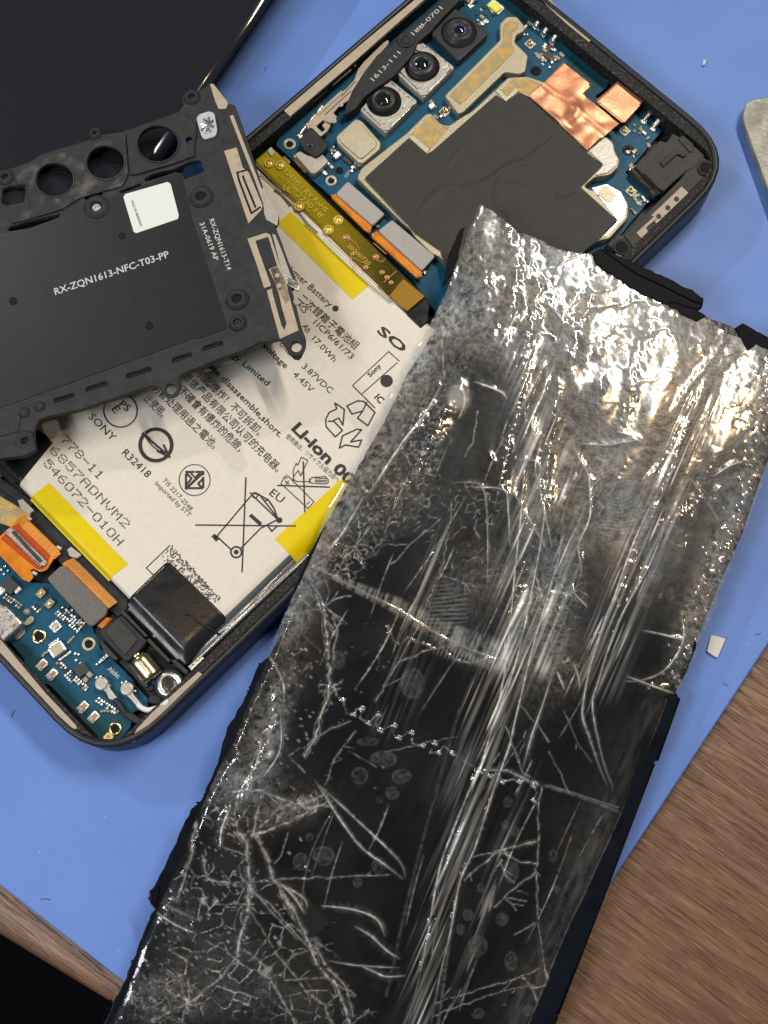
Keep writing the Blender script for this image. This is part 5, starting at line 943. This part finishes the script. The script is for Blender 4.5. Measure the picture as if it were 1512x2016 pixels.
# long creases: raised, with highlights painted in as near-white colour
CR = [([(1044, 459), (1046, 505), (1033, 561)], 3.2, .85, .030), ([(1022, 599), (1004, 645), (979, 690)], 4.0, .8, .035), ([(874, 749), (834, 819), (791, 873), (732, 964), (721, 976)], 4.0, .75, .04), ([(721, 968), (678, 1043), (649, 1082), (636, 1104)], 4.5, .55, .04),
      ([(1076, 717), (1073, 765), (1049, 824), (1052, 856), (1070, 865)], 2.2, .7, .025), ([(1068, 868), (1054, 915), (1062, 965)], 2.6, .6, .025), ([(1130, 873), (1140, 900), (1159, 937), (1160, 1000)], 2.6, .7, .025), ([(1130, 873), (1194, 876), (1230, 870), (1261, 868)], 2.2, .7, .02), ([(1210, 848), (1240, 858), (1264, 872)], 2.4, .7, .02),
      ([(1420, 685), (1387, 722), (1350, 770), (1318, 824)], 2.6, .6, .03), ([(1325, 925), (1290, 977), (1247, 1069), (1209, 1174), (1191, 1217), (1173, 1276), (1159, 1322), (1146, 1403), (1159, 1449), (1180, 1510), (1199, 1556)], 1.9, .75, .028), ([(1356, 970), (1318, 1016), (1279, 1111), (1233, 1192), (1205, 1252), (1177, 1343), (1166, 1393), (1187, 1498), (1207, 1553), (1199, 1558)], 1.9, .65, .028),
      ([(1033, 700), (1033, 900), (1026, 1005), (1015, 1111), (1001, 1252), (987, 1357), (958, 1470), (930, 1540), (898, 1620), (868, 1700), (850, 1790), (830, 1900), (800, 2030)], 1.8, .50, .026), ([(1082, 880), (1068, 1040), (1043, 1181), (1015, 1305), (984, 1390), (950, 1470), (925, 1520)], 1.7, .6, .028),
      ([(1110, 970), (1103, 1076), (1078, 1174), (1050, 1269), (1015, 1414), (1002, 1471), (974, 1547), (934, 1670), (906, 1733), (886, 1836), (867, 1916), (845, 2030)], 1.7, .65, .03), ([(1135, 900), (1159, 942), (1161, 1016), (1138, 1076), (1145, 1125), (1128, 1160)], 2.2, .6, .025), ([(1089, 1322), (1064, 1400), (1046, 1450), (1029, 1515)], 2.4, .75, .03),
      ([(618, 1533), (700, 1656), (760, 1704), (795, 1732)], 1.8, .7, .03), ([(622, 1540), (700, 1612), (785, 1694), (798, 1732)], 1.6, .55, .025), ([(548, 1737), (566, 1752), (585, 1774), (600, 1800)], 3.0, .75, .03), ([(556, 1742), (598, 1768), (605, 1790)], 1.8, .6, .02), ([(630, 1783), (689, 1789), (730, 1802), (748, 1818), (758, 1845)], 2.8, .8, .03), ([(696, 1822), (730, 1842), (760, 1870), (788, 1888)], 3.0, .75, .03), ([(707, 1900), (733, 1911), (760, 1922), (800, 1920)], 3.0, .6, .03), ([(640, 1890), (700, 1900), (788, 1905)], 1.6, .4, .02),
      ([(552, 1400), (553, 1467), (537, 1504), (507, 1541)], 2.6, .8, .03), ([(516, 1440), (506, 1500), (488, 1530)], 1.8, .6, .02), ([(456, 1585), (437, 1630), (433, 1674)], 3.2, .75, .035), ([(304, 1794), (348, 1822), (385, 1837)], 3.0, .7, .03), ([(256, 1930), (258, 1955), (261, 1981)], 2.4, .6, .025), ([(530, 1290), (556, 1340), (560, 1380)], 3.4, .5, .03),
      ([(976, 1740), (960, 1800)], 1, .2, .0), ([(905, 745), (915, 790), (900, 830)], 2, .5, .02), ([(930, 750), (985, 770), (1000, 790)], 3.5, .7, .03), ([(1005, 905), (1060, 910), (1062, 960), (1088, 1085)], 1.8, .6, .02), ([(1000, 960), (1020, 985), (1080, 1090)], 2.0, .6, .02), ([(925, 960), (990, 964), (1000, 1000), (1004, 1080)], 1.8, .6, .02), ([(880, 955), (920, 950), (955, 975), (960, 1140), (950, 1150)], 1.5, .45, .02),
      ([(1120, 1160), (1150, 1190), (1155, 1200)], 2.6, .8, .03), ([(1128, 1300), (1140, 1340), (1140, 1362)], 2.4, .6, .02), ([(1096, 1320), (1112, 1360)], 2, .5, .02), ([(1230, 1330), (1290, 1352), (1330, 1366)], 2.2, .7, .02), ([(1225, 1340), (1260, 1340), (1310, 1318), (1345, 1260), (1340, 1200)], 2.0, .5, .02), ([(1260, 1240), (1310, 1250), (1350, 1262)], 2.0, .5, .02), ([(1350, 930), (1400, 1000), (1420, 1040)], 1.6, .4, .02), ([(1400, 940), (1440, 915), (1480, 905)], 2, .5, .02),
      ([(1150, 605), (1200, 600), (1258, 588)], 2.6, .7, .03), ([(1100, 620), (1130, 590), (1150, 560)], 3, .6, .03), ([(1040, 590), (1080, 600), (1120, 640), (1160, 640)], 3, .6, .02)]
for p_, w_, h_, z_ in CR:
    line(p_, max(1.45, w_*.55), min(1, h_*1.25), z_*0.42, hw=w_*2.2+2, rough=0.35, white=1.0 if h_ > .45 else .6); o_ = rs.uniform(3, 6); line([(a+o_, b) for a, b in p_], w_*.6, h_*.5, 0, rough=0.9, white=.3)
    if w_ > 1.5: line(p_, w_*3.4, h_*.15, 0, rough=.8)
for i in range(120):   # secondary creases roughly parallel to the folds, some with highlights painted on
    u_ = rs.uniform(640, 1420); v_ = rs.uniform(620, 1980)
    if band[int((v_-V0)/STEP), int((min(u_, 1540)-U0)/STEP)] < 0.12 and rs.rand() < 0.7: continue
    L_ = rs.uniform(60, 260); a = FA+rs.normal()*0.07; b = a+rs.normal()*0.1; pts = [(u_, v_), (u_-math.cos(a)*L_*.5, v_-math.sin(a)*L_*.5), (u_-math.cos(a)*L_*.5-math.cos(b)*L_*.5, v_-math.sin(a)*L_*.5-math.sin(b)*L_*.5)]
    line(pts, rs.uniform(1.2, 1.7), rs.uniform(.2, .6), rs.uniform(0.004, 0.010), hw=5, rough=0.7, white=rs.choice([0, .4, .8]))
# cracks in the glass seen through the tape
def crack(pts, wd, st=0.6, br=1, jam=1.6):
    p_ = jag(pts, jam*.8, 12); line(p_, max(.9, wd*.62), min(1, st*1.75), 0.003, taper=False, smooth=False, rough=0.95, white=.35); line(p_, wd*2.2, st*0.38, 0, taper=False, smooth=False, rough=1.0)
    if wd > 2:
        for s_ in (-1, 1): line(jag([(a+s_*rs.uniform(2, 5), b+s_*rs.uniform(-2, 2)) for a, b in pts], 2.2, 10), 1.0, st*.9, 0, taper=False, smooth=False, rough=1.0)
    if br > 0:
        for k in range(1, len(p_)-1):
            if rs.rand() < 0.07:
                (x0, y0), (x1, y1) = p_[k], p_[k+1]; a = math.atan2(y1-y0, x1-x0)+rs.choice([-1, 1])*rs.uniform(.4, 1.1); L_ = rs.uniform(10, 48)
                crack([(x0, y0), (x0+math.cos(a)*L_, y0+math.sin(a)*L_)], max(1.0, wd*0.5), st*0.7, br-1, 1.3)
CK = [([(467, 1637), (485, 1659), (489, 1715), (493, 1752), (485, 1807), (474, 1844), (467, 1878)], 4.2, .62), ([(507, 1644), (526, 1689), (537, 1730), (556, 1756), (581, 1800), (611, 1856), (626, 1900), (659, 1933), (678, 1978), (689, 2030)], 3.0, .6), ([(385, 1619), (378, 1678), (363, 1730), (348, 1775)], 2.6, .5), ([(400, 1685), (407, 1733), (455, 1741), (481, 1733)], 2.6, .5),
      ([(496, 1644), (533, 1633), (570, 1619), (607, 1600), (626, 1585)], 3.6, .6), ([(459, 1559), (515, 1556), (556, 1574), (592, 1582), (618, 1574)], 4.0, .5), ([(515, 1560), (505, 1600), (500, 1640)], 2.6, .5), ([(560, 1575), (540, 1600), (512, 1630)], 2.6, .5), ([(590, 1600), (570, 1585), (545, 1596)], 2, .45), ([(470, 1560), (462, 1600), (468, 1640)], 2.4, .5), ([(496, 1737), (556, 1730), (644, 1728), (696, 1726), (770, 1721)], 1.6, .42),
      ([(624, 1175), (635, 1207), (642, 1243), (648, 1329), (646, 1375), (631, 1407), (621, 1454), (599, 1489)], 2.4, .6), ([(655, 1215), (665, 1240), (660, 1270), (650, 1330)], 2, .4), ([(889, 986), (883, 1054), (864, 1132), (835, 1204), (810, 1257), (785, 1304), (739, 1382)], 1.6, .45), ([(867, 1021), (815, 1065), (770, 1110)], 1.4, .4), ([(784, 1304), (830, 1285), (850, 1278)], 1.8, .45),
      ([(984, 1674), (1020, 1665), (1055, 1657)], 2.2, .62), ([(984, 1676), (1025, 1697), (1055, 1700)], 1.5, .5), ([(980, 1678), (938, 1710), (914, 1733)], 1.8, .5), ([(976, 1678), (945, 1684), (924, 1690)], 1.2, .4), ([(986, 1700), (996, 1722), (1012, 1738)], 1.2, .35), ([(974, 1785), (1021, 1741), (1055, 1716)], 1.6, .5), ([(995, 1770), (1016, 1792)], 1.2, .35), ([(1013, 1840), (1040, 1828), (1055, 1815)], 1.4, .4),
      ([(1067, 1547), (1060, 1600), (1059, 1638), (1055, 1737), (1063, 1837), (1073, 1912), (1093, 1987)], 1.5, .42), ([(1057, 1700), (1061, 1640)], 1.5, .4), ([(855, 1975), (954, 1944), (1017, 1928), (1062, 1905)], 1.4, .4), ([(1030, 1925), (1045, 1945), (1080, 1940), (1075, 1910)], 2.4, .45), ([(850, 2000), (960, 1960), (1040, 1938)], 1.2, .3), ([(1045, 1940), (1060, 1980), (1040, 2030)], 2.4, .4),
      ([(497, 1752), (540, 1800), (585, 1850)], 1.6, .45), ([(488, 1740), (530, 1780), (600, 1860), (625, 1880)], 1.8, .45), ([(490, 1790), (540, 1870), (580, 1920), (610, 1960)], 1.6, .45), ([(545, 1740), (580, 1810)], 2.2, .5), ([(500, 1640), (530, 1700)], 2, .4), ([(567, 1640), (555, 1680), (540, 1700)], 1.2, .35), ([(430, 1740), (480, 1745)], 2, .4), ([(420, 1780), (500, 1780)], 1.4, .35),
      ([(470, 1880), (440, 1920), (380, 1970), (300, 2010)], 2.6, .45), ([(480, 1870), (520, 1900), (560, 1980), (590, 2030)], 2.4, .45), ([(330, 1910), (360, 1940), (370, 1990)], 2.4, .42), ([(610, 1870), (580, 1880), (560, 1900)], 2.4, .4), ([(600, 1950), (640, 1980), (660, 2030)], 2.6, .42), ([(560, 1930), (640, 1925), (700, 1960)], 2, .35), ([(620, 1860), (640, 1900), (680, 1940), (695, 2000)], 2.6, .42),
      ([(780, 640), (800, 700), (780, 760)], 1.6, .35), ([(866, 664), (872, 700), (874, 745)], 2, .5), ([(940, 810), (930, 870), (915, 900)], 1.6, .4), ([(760, 1350), (800, 1330)], 1, .2), ([(688, 1480), (740, 1510)], 1, .2), ([(600, 1520), (570, 1490), (640, 1440), (690, 1420)], 1.6, .35), ([(640, 1545), (660, 1490), (700, 1440)], 1.4, .35), ([(760, 1480), (900, 1450)], 1, .2), ([(950, 1515), (1000, 1518), (1060, 1545)], 2.4, .5),
      ([(995, 1430), (1030, 1520), (1060, 1545)], 1.6, .45), ([(1035, 1440), (1020, 1500)], 1.2, .3), ([(1110, 1400), (1140, 1470), (1165, 1500)], 1, .25), ([(1080, 1480), (1120, 1560)], 1, .25), ([(1020, 1380), (1060, 1430), (1080, 1460)], 1.4, .35)]
for p_, w_, s_ in CK: crack(p_, w_, s_, 2 if w_ > 2 else 1)
def spider(u_, v_, n, rmin, rmax, wd, st):
    for i in range(n): a = rs.rand()*6.28; L_ = rs.uniform(rmin, rmax); crack([(u_, v_), (u_+math.cos(a)*L_*.5, v_+math.sin(a)*L_*.5), (u_+math.cos(a+rs.normal()*.3)*L_, v_+math.sin(a+rs.normal()*.3)*L_)], wd, st, 1, 1.2)
spider(640, 1195, 12, 20, 70, 1.2, .45); spider(984, 1674, 6, 8, 30, 1.4, .4); spider(700, 1075, 8, 20, 60, 1.3, .4); spider(488, 1738, 6, 20, 60, 1.6, .4); spider(626, 1585, 8, 10, 40, 1.8, .4); spider(1066, 1175, 10, 15, 60, 1.8, .5); spider(650, 1350, 7, 10, 34, 1.6, .5); spider(1120, 1170, 10, 15, 50, 2, .5)
# dense web of crushed glass: straight random chips
def shatter(cu, cv_, ru, rv, ang, n, wd, st, st_x=1.0, keep=0.0, seed=1, edge=0.3):
    """connected fracture lines: borders of random cells in an oval area"""
    r_ = np.random.RandomState(seed); W_ = window([(cu-max(ru, rv)*1.1, cv_-max(ru, rv)*1.1), (cu+max(ru, rv)*1.1, cv_+max(ru, rv)*1.1)], 0); X, Y = UU[W_]+5*N2[W_]+1.6*NF[W_], VV[W_]+5*NF2[W_]+1.6*N3[W_]
    c, s = math.cos(ang), math.sin(ang); A = ((X-cu)*c+(Y-cv_)*s); Bq = (-(X-cu)*s+(Y-cv_)*c); m_ = 1-np.clip((np.hypot(A/ru, Bq/rv)-1+edge)/edge, 0, 1)
    P = np.stack([r_.uniform(-ru*1.1, ru*1.1, n), r_.uniform(-rv*1.1, rv*1.1, n)], -1); f1 = np.full(A.shape, 1e9); f2 = f1.copy(); i1 = np.zeros(A.shape, int); i2 = i1.copy()
    for k, (a, b) in enumerate(P):
        d_ = np.hypot((A-a)/st_x, Bq-b); m1 = d_ < f1; m2 = (~m1) & (d_ < f2); f2 = np.where(m1, f1, np.where(m2, d_, f2)); i2 = np.where(m1, i1, np.where(m2, k, i2)); f1 = np.where(m1, d_, f1); i1 = np.where(m1, k, i1)
    h_ = ((np.minimum(i1, i2)*7919+np.maximum(i1, i2)*104729) % 997)/997.0; on = np.clip((h_-keep)*3, 0, 1)*(0.35+0.85*h_**1.5)
    HZ[W_] = np.maximum(HZ[W_], np.clip(st*on*m_*np.clip(.75+NF[W_], .1, 1.3)*np.exp(-((f2-f1)/wd)**2), 0, 1)); t_ = ((i1*7919) % 101)/101.0; HZ[W_] += m_*0.035*st*t_; Z[W_] += m_*0.0022*(t_-.5)
shatter(790, 930, 190, 80, -1.12, 420, 1.5, .62, 1, .15, 1); shatter(790, 930, 185, 76, -1.12, 1300, 1.3, .34, 1, .35, 2); shatter(690, 1080, 90, 56, -1.1, 170, 1.5, .6, 1, .2, 3); shatter(860, 760, 130, 60, -1.1, 320, 1.4, .45, 1, .3, 4)
shatter(950, 560, 130, 80, -.6, 260, 1.5, .35, 1, .4, 5); shatter(900, 1010, 110, 70, -.2, 120, 1.5, .55, 1.3, .2, 6); shatter(930, 1120, 90, 60, 0, 50, 1.5, .45, 1, .3, 7); shatter(1100, 1190, 60, 130, .2, 160, 1.8, .55, 1, .2, 8); shatter(1200, 640, 220, 90, .3, 200, 1.6, .36, 1.4, .4, 9)
shatter(596, 1590, 72, 26, -.35, 60, 2.6, .72, 1, .1, 10); shatter(470, 1600, 80, 60, .3, 60, 1.8, .55, 1, .25, 11); shatter(440, 1760, 70, 130, .1, 46, 1.7, .75, 1, .3, 12); shatter(430, 1920, 140, 100, 0, 110, 1.7, .8, 1, .25, 13); shatter(330, 1970, 90, 60, 0, 220, 1.6, .5, 1, .2, 14)
shatter(560, 1850, 110, 160, -.3, 34, 1.6, .6, 1.2, .35, 15); shatter(620, 1990, 130, 50, 0, 60, 1.6, .5, 1, .25, 16); shatter(540, 1400, 34, 120, .3, 120, 1.5, .5, 1, .3, 17); shatter(1410, 1100, 26, 200, .42, 420, 1.6, .62, 1, .2, 18); shatter(1440, 760, 100, 120, .3, 130, 1.5, .4, 1, .3, 19); shatter(1330, 980, 90, 140, .3, 60, 1.5, .35, 1.5, .4, 20)
shatter(630, 1260, 60, 110, .1, 26, 1.5, .5, 1, .3, 21); shatter(1040, 1950, 80, 60, 0, 16, 1.8, .5, 1, .3, 22); shatter(740, 1280, 110, 50, .3, 16, 1.3, .35, 1, .4, 23); shatter(1000, 1700, 60, 90, 0, 9, 1.4, .45, 1, .4, 24); shatter(1090, 1310, 60, 24, 0, 100, 1.6, .5, 1, .2, 25)
# serrated cut edges of the tape strips
zg = [(674, 1378), (683, 1405), (696, 1407), (703, 1395), (713, 1395), (708, 1414), (726, 1425), (738, 1411), (746, 1407), (740, 1428), (749, 1439), (771, 1428), (776, 1429), (774, 1446), (785, 1453), (803, 1443), (810, 1443), (812, 1464), (831, 1468), (842, 1457), (856, 1464), (846, 1482), (863, 1482), (874, 1468), (890, 1484), (930, 1508), (946, 1520), (958, 1516), (964, 1528), (982, 1524), (988, 1540), (1010, 1534), (1022, 1540), (1037, 1536), (1050, 1548), (1057, 1560), (1050, 1576), (1060, 1584)]
line(zg, 1.5, .55, .012, smooth=False, taper=False, rough=.95)
for q in zg[::2]: line([(q[0]-2, q[1]-1), (q[0]+3, q[1]+2)], 2.2, .95, .03, smooth=False, taper=False)  # pale dabs painted on the teeth as glints
line([(764, 1232), (774, 1260), (789, 1271), (803, 1254), (817, 1264), (838, 1268), (856, 1278), (871, 1275), (885, 1290), (899, 1300), (930, 1306), (960, 1296)], 1.8, .6, .016, smooth=False, taper=False, rough=.9)
W_, D_, S_ = dist([(617, 1114), (700, 1156), (781, 1192), (870, 1244), (981, 1293)], 40); wd_ = 4+26*S_; HZ[W_] += 0.34*np.clip(1.4-(D_/wd_)**2, 0, 1)*np.clip(.55+fibre_n[W_]+.4*N3[W_], 0, 1.3)
line([(617, 1114), (700, 1158), (781, 1200), (870, 1254), (975, 1300)], 1.6, .5, .012, taper=False)
line([(1073, 1547), (1140, 1568), (1218, 1598)], 3, .32, .010, taper=False, rough=.7); line([(1082, 1546), (1218, 1590)], 1.4, .3, 0, taper=False)
line([(308, 1772), (356, 1796), (400, 1815)], 3.5, .34, .01, rough=.6)
# dried glue ovals
for u_, v_, a, b in ((1000, 1579, 9, 10), (994, 1624, 7, 8), (1013, 1636, 8, 10), (1089, 1684, 8, 11), (946, 1748, 7, 8), (960, 1777, 12, 12), (921, 1801, 9, 11), (988, 1809, 12, 12), (940, 1862, 18, 20), (1006, 1892, 12, 18), (1006, 1713, 14, 24), (708, 1527, 15, 16), (791, 1529, 18, 14), (755, 1495, 25, 16), (724, 1460, 20, 8), (773, 1561, 13, 12), (746, 1575, 6, 6), (637, 1685, 20, 18), (592, 1696, 14, 16), (746, 1704, 14, 14), (704, 1737, 9, 9), (609, 1648, 7, 8), (907, 1830, 8, 10), (812, 1345, 22, 28), (667, 1300, 12, 16), (1096, 1750, 6, 8), (1040, 1990, 10, 10), (940, 1995, 12, 10), (1290, 1135, 12, 12), (1268, 1183, 14, 14), (1320, 1170, 8, 12)):
    X = (UU-u_)/a; Y = (VV-v_)/b; r_ = np.sqrt(X*X+Y*Y)+0.10*N2; HZ += 0.075*np.clip((1-r_)*6, 0, 1)*np.clip(.7+N3, 0, 1.5)+0.14*np.exp(-((r_-1)/0.10)**2)*np.clip(.5+N2, 0, 1)
# crisp overlapping tape borders (straight long edges of the strips)
for p_, s_ in (([(840, 655), (760, 830), (672, 1000), (612, 1120), (560, 1240)], .30), ([(1067, 1400), (1000, 1700), (950, 1980)], .0), ([(885, 560), (945, 410)], .2), ([(868, 1330), (760, 1430)], .0), ([(905, 1395), (820, 1700), (760, 1960)], .12), ([(980, 1540), (905, 1740), (862, 2020)], .22), ([(1316, 1376), (1270, 1500), (1226, 1600), (1109, 1850), (1045, 2010)], .30)):
    if s_: line(p_, 3.0, s_, .006, taper=False, rough=.7)
# crumbs of glass under the tape
for i in range(300):
    v_ = rs.uniform(1270, 2020); u_ = edge_x(v_)+abs(rs.normal())*110+8
    if u_ > edge_r(v_)-10: continue
    line([(u_-1.5, v_-1), (u_+1.5, v_+1.5)], rs.choice([.7, .8, 1.0, 1.2, 2.0]), rs.uniform(.2, .8)*(1 if v_ > 1500 or u_ < 620 else .5), .004, smooth=False, taper=False)
for i in range(260):
    v_ = rs.uniform(700, 1360); u_ = edge_r(v_)-abs(rs.normal())*26; line([(u_-1.5, v_-1), (u_+1.5, v_+1.5)], rs.uniform(1, 2.6), rs.uniform(.3, .8), .01, smooth=False, taper=False)
line([(529, 1488), (533, 1482)], 7, .8, .02, smooth=False, taper=False); blob_ = blob(903, 782, 22, 24, .55, 0, 4); HZ += blob_
HZ = np.clip(np.maximum(HZ, WH*1.15), 0, 1); WH = np.clip(WH, 0, 1)
# outline mask with nibbled edges
topy = np.interp(UU, [905, 945, 968, 1005, 1018, 1060, 1100, 1165, 1175, 1250, 1300, 1345, 1400, 1430, 1545], [480, 400, 412, 440, 455, 470, 492, 500, 520, 558, 592, 604, 632, 655, 700])
rag = 2.0*fbm(12, 81, 3); inside = (UU+rag*np.where(VV > 1280, 1.0, 1.6)*0.6 > ex) & (UU+rag*np.where(VV < 1368, 4.0, 0.6) < er) & (VV+rag*1.8 > topy)
Z0 = 0.035 + 0.012*np.clip(1-din/14, 0, 1)*N1
# the sheet bends down a little over the left and right edges
Z += WH*(0.0045*fbm(7, 111, 2)+0.0030*fbm(14, 113, 1)); Z += Z0; Z -= 0.05*np.clip(1-din/24, 0, 1)**2 * (VV > 640); Z -= 0.05*np.clip(1-dr/20, 0, 1)**2; Z = np.maximum(Z, -0.03)
def tape_mesh():
    ny, nx = SH; Ti = TM[0].inverted(); R3 = np.array(Ti.to_3x3()); C0 = np.array(Ti @ Vector((0, -DIST*math.sin(TILT), DIST*math.cos(TILT))))
    c, s = math.cos(TILT), math.sin(TILT); x = (UU-756)/F; y = -(VV-1008)/F; D3 = np.stack([x, y*c+s, y*s-c], -1) @ R3.T
    t = (0.03-C0[2])/D3[..., 2]; P = C0+D3*t[..., None]; P[..., 2] = Z
    idx = -np.ones(SH, int); need = np.zeros(SH, bool); q = inside[:-1, :-1] & inside[1:, :-1] & inside[:-1, 1:] & inside[1:, 1:]
    need[:-1, :-1] |= q; need[1:, :-1] |= q; need[:-1, 1:] |= q; need[1:, 1:] |= q; idx[need] = np.arange(need.sum()); vs = P[need]; cen = vs.mean(0); vs = vs-cen
    f = np.stack([idx[1:, :-1][q], idx[1:, 1:][q], idx[:-1, 1:][q], idx[:-1, :-1][q]], -1)
    me = bpy.data.meshes.new('clear_tape'); me.vertices.add(len(vs)); me.vertices.foreach_set('co', vs.ravel()); me.loops.add(f.size); me.loops.foreach_set('vertex_index', f.ravel()); me.polygons.add(len(f)); me.polygons.foreach_set('loop_start', np.arange(0, f.size, 4)); me.polygons.foreach_set('loop_total', np.full(len(f), 4)); me.update(calc_edges=True)
    me.polygons.foreach_set('use_smooth', np.ones(len(f), bool))
    a = me.attributes.new('haze', 'FLOAT', 'POINT'); a.data.foreach_set('value', HZ[need].astype(np.float32))
    a = me.attributes.new('glints_and_cracks', 'FLOAT', 'POINT'); a.data.foreach_set('value', WH[need].astype(np.float32))
    return link('clear_tape', me, M['tape'], sr, Vector(cen))
def tape_mat():
    m = bpy.data.materials.new('clear_tape_dust_and_glints'); m.use_nodes = True; N = m.node_tree.nodes; L = m.node_tree.links; N.clear(); out = N.new('ShaderNodeOutputMaterial')
    at = N.new('ShaderNodeAttribute'); at.attribute_name = 'haze'; tr = N.new('ShaderNodeBsdfTransparent'); df = N.new('ShaderNodeBsdfDiffuse'); gl = N.new('ShaderNodeBsdfGlossy')
    n = N.new('ShaderNodeTexNoise'); n.inputs['Scale'].default_value = 0.9; tc = N.new('ShaderNodeTexCoord'); L.new(tc.outputs['Object'], n.inputs[0]); r = N.new('ShaderNodeValToRGB'); L.new(n.outputs['Fac'], r.inputs[0])
    r.color_ramp.elements[0].position = 0.35; r.color_ramp.elements[0].color = (0.42, 0.45, 0.47, 1); r.color_ramp.elements[1].position = 0.65; r.color_ramp.elements[1].color = (0.52, 0.46, 0.38, 1); at2 = N.new('ShaderNodeAttribute'); at2.attribute_name = 'glints_and_cracks'; mw = N.new('ShaderNodeMixRGB'); L.new(at2.outputs['Fac'], mw.inputs[0]); L.new(r.outputs[0], mw.inputs[1]); mw.inputs[2].default_value = (0.86, 0.85, 0.82, 1); L.new(mw.outputs[0], df.inputs[0])  # painted crease highlights and pale cracks whiten the diffuse colour
    sh = N.new('ShaderNodeBsdfGlossy'); sh.inputs['Roughness'].default_value = 0.38; L.new(mw.outputs[0], sh.inputs['Color']); dm = N.new('ShaderNodeMixShader'); fm = N.new('ShaderNodeMath'); fm.operation = 'MULTIPLY_ADD'; fm.inputs[1].default_value = 0.15; fm.inputs[2].default_value = 0.05; L.new(at2.outputs['Fac'], fm.inputs[0]); L.new(fm.outputs[0], dm.inputs[0]); L.new(df.outputs[0], dm.inputs[1]); L.new(sh.outputs[0], dm.inputs[2])
    g = N.new('ShaderNodeMath'); g.operation = 'MULTIPLY_ADD'; g.inputs[1].default_value = 0.93; g.inputs[2].default_value = 0.004; L.new(at.outputs['Fac'], g.inputs[0])
    m1 = N.new('ShaderNodeMixShader'); L.new(g.outputs[0], m1.inputs[0]); L.new(tr.outputs[0], m1.inputs[1]); L.new(dm.outputs[0], m1.inputs[2])
    fr = N.new('ShaderNodeFresnel'); fr.inputs[0].default_value = 1.55; gl.inputs['Roughness'].default_value = 0.11; gl.inputs['Color'].default_value = (1, 1, 1, 1)
    fa = N.new('ShaderNodeMath'); fa.operation = 'ADD'; fa.inputs[1].default_value = 0.0; L.new(fr.outputs[0], fa.inputs[0])
    m2 = N.new('ShaderNodeMixShader'); L.new(fa.outputs[0], m2.inputs[0]); L.new(m1.outputs[0], m2.inputs[1]); L.new(gl.outputs[0], m2.inputs[2]); L.new(m2.outputs[0], out.inputs[0]); return m
M['tape'] = tape_mat()
tape_mesh()
TM[0] = None
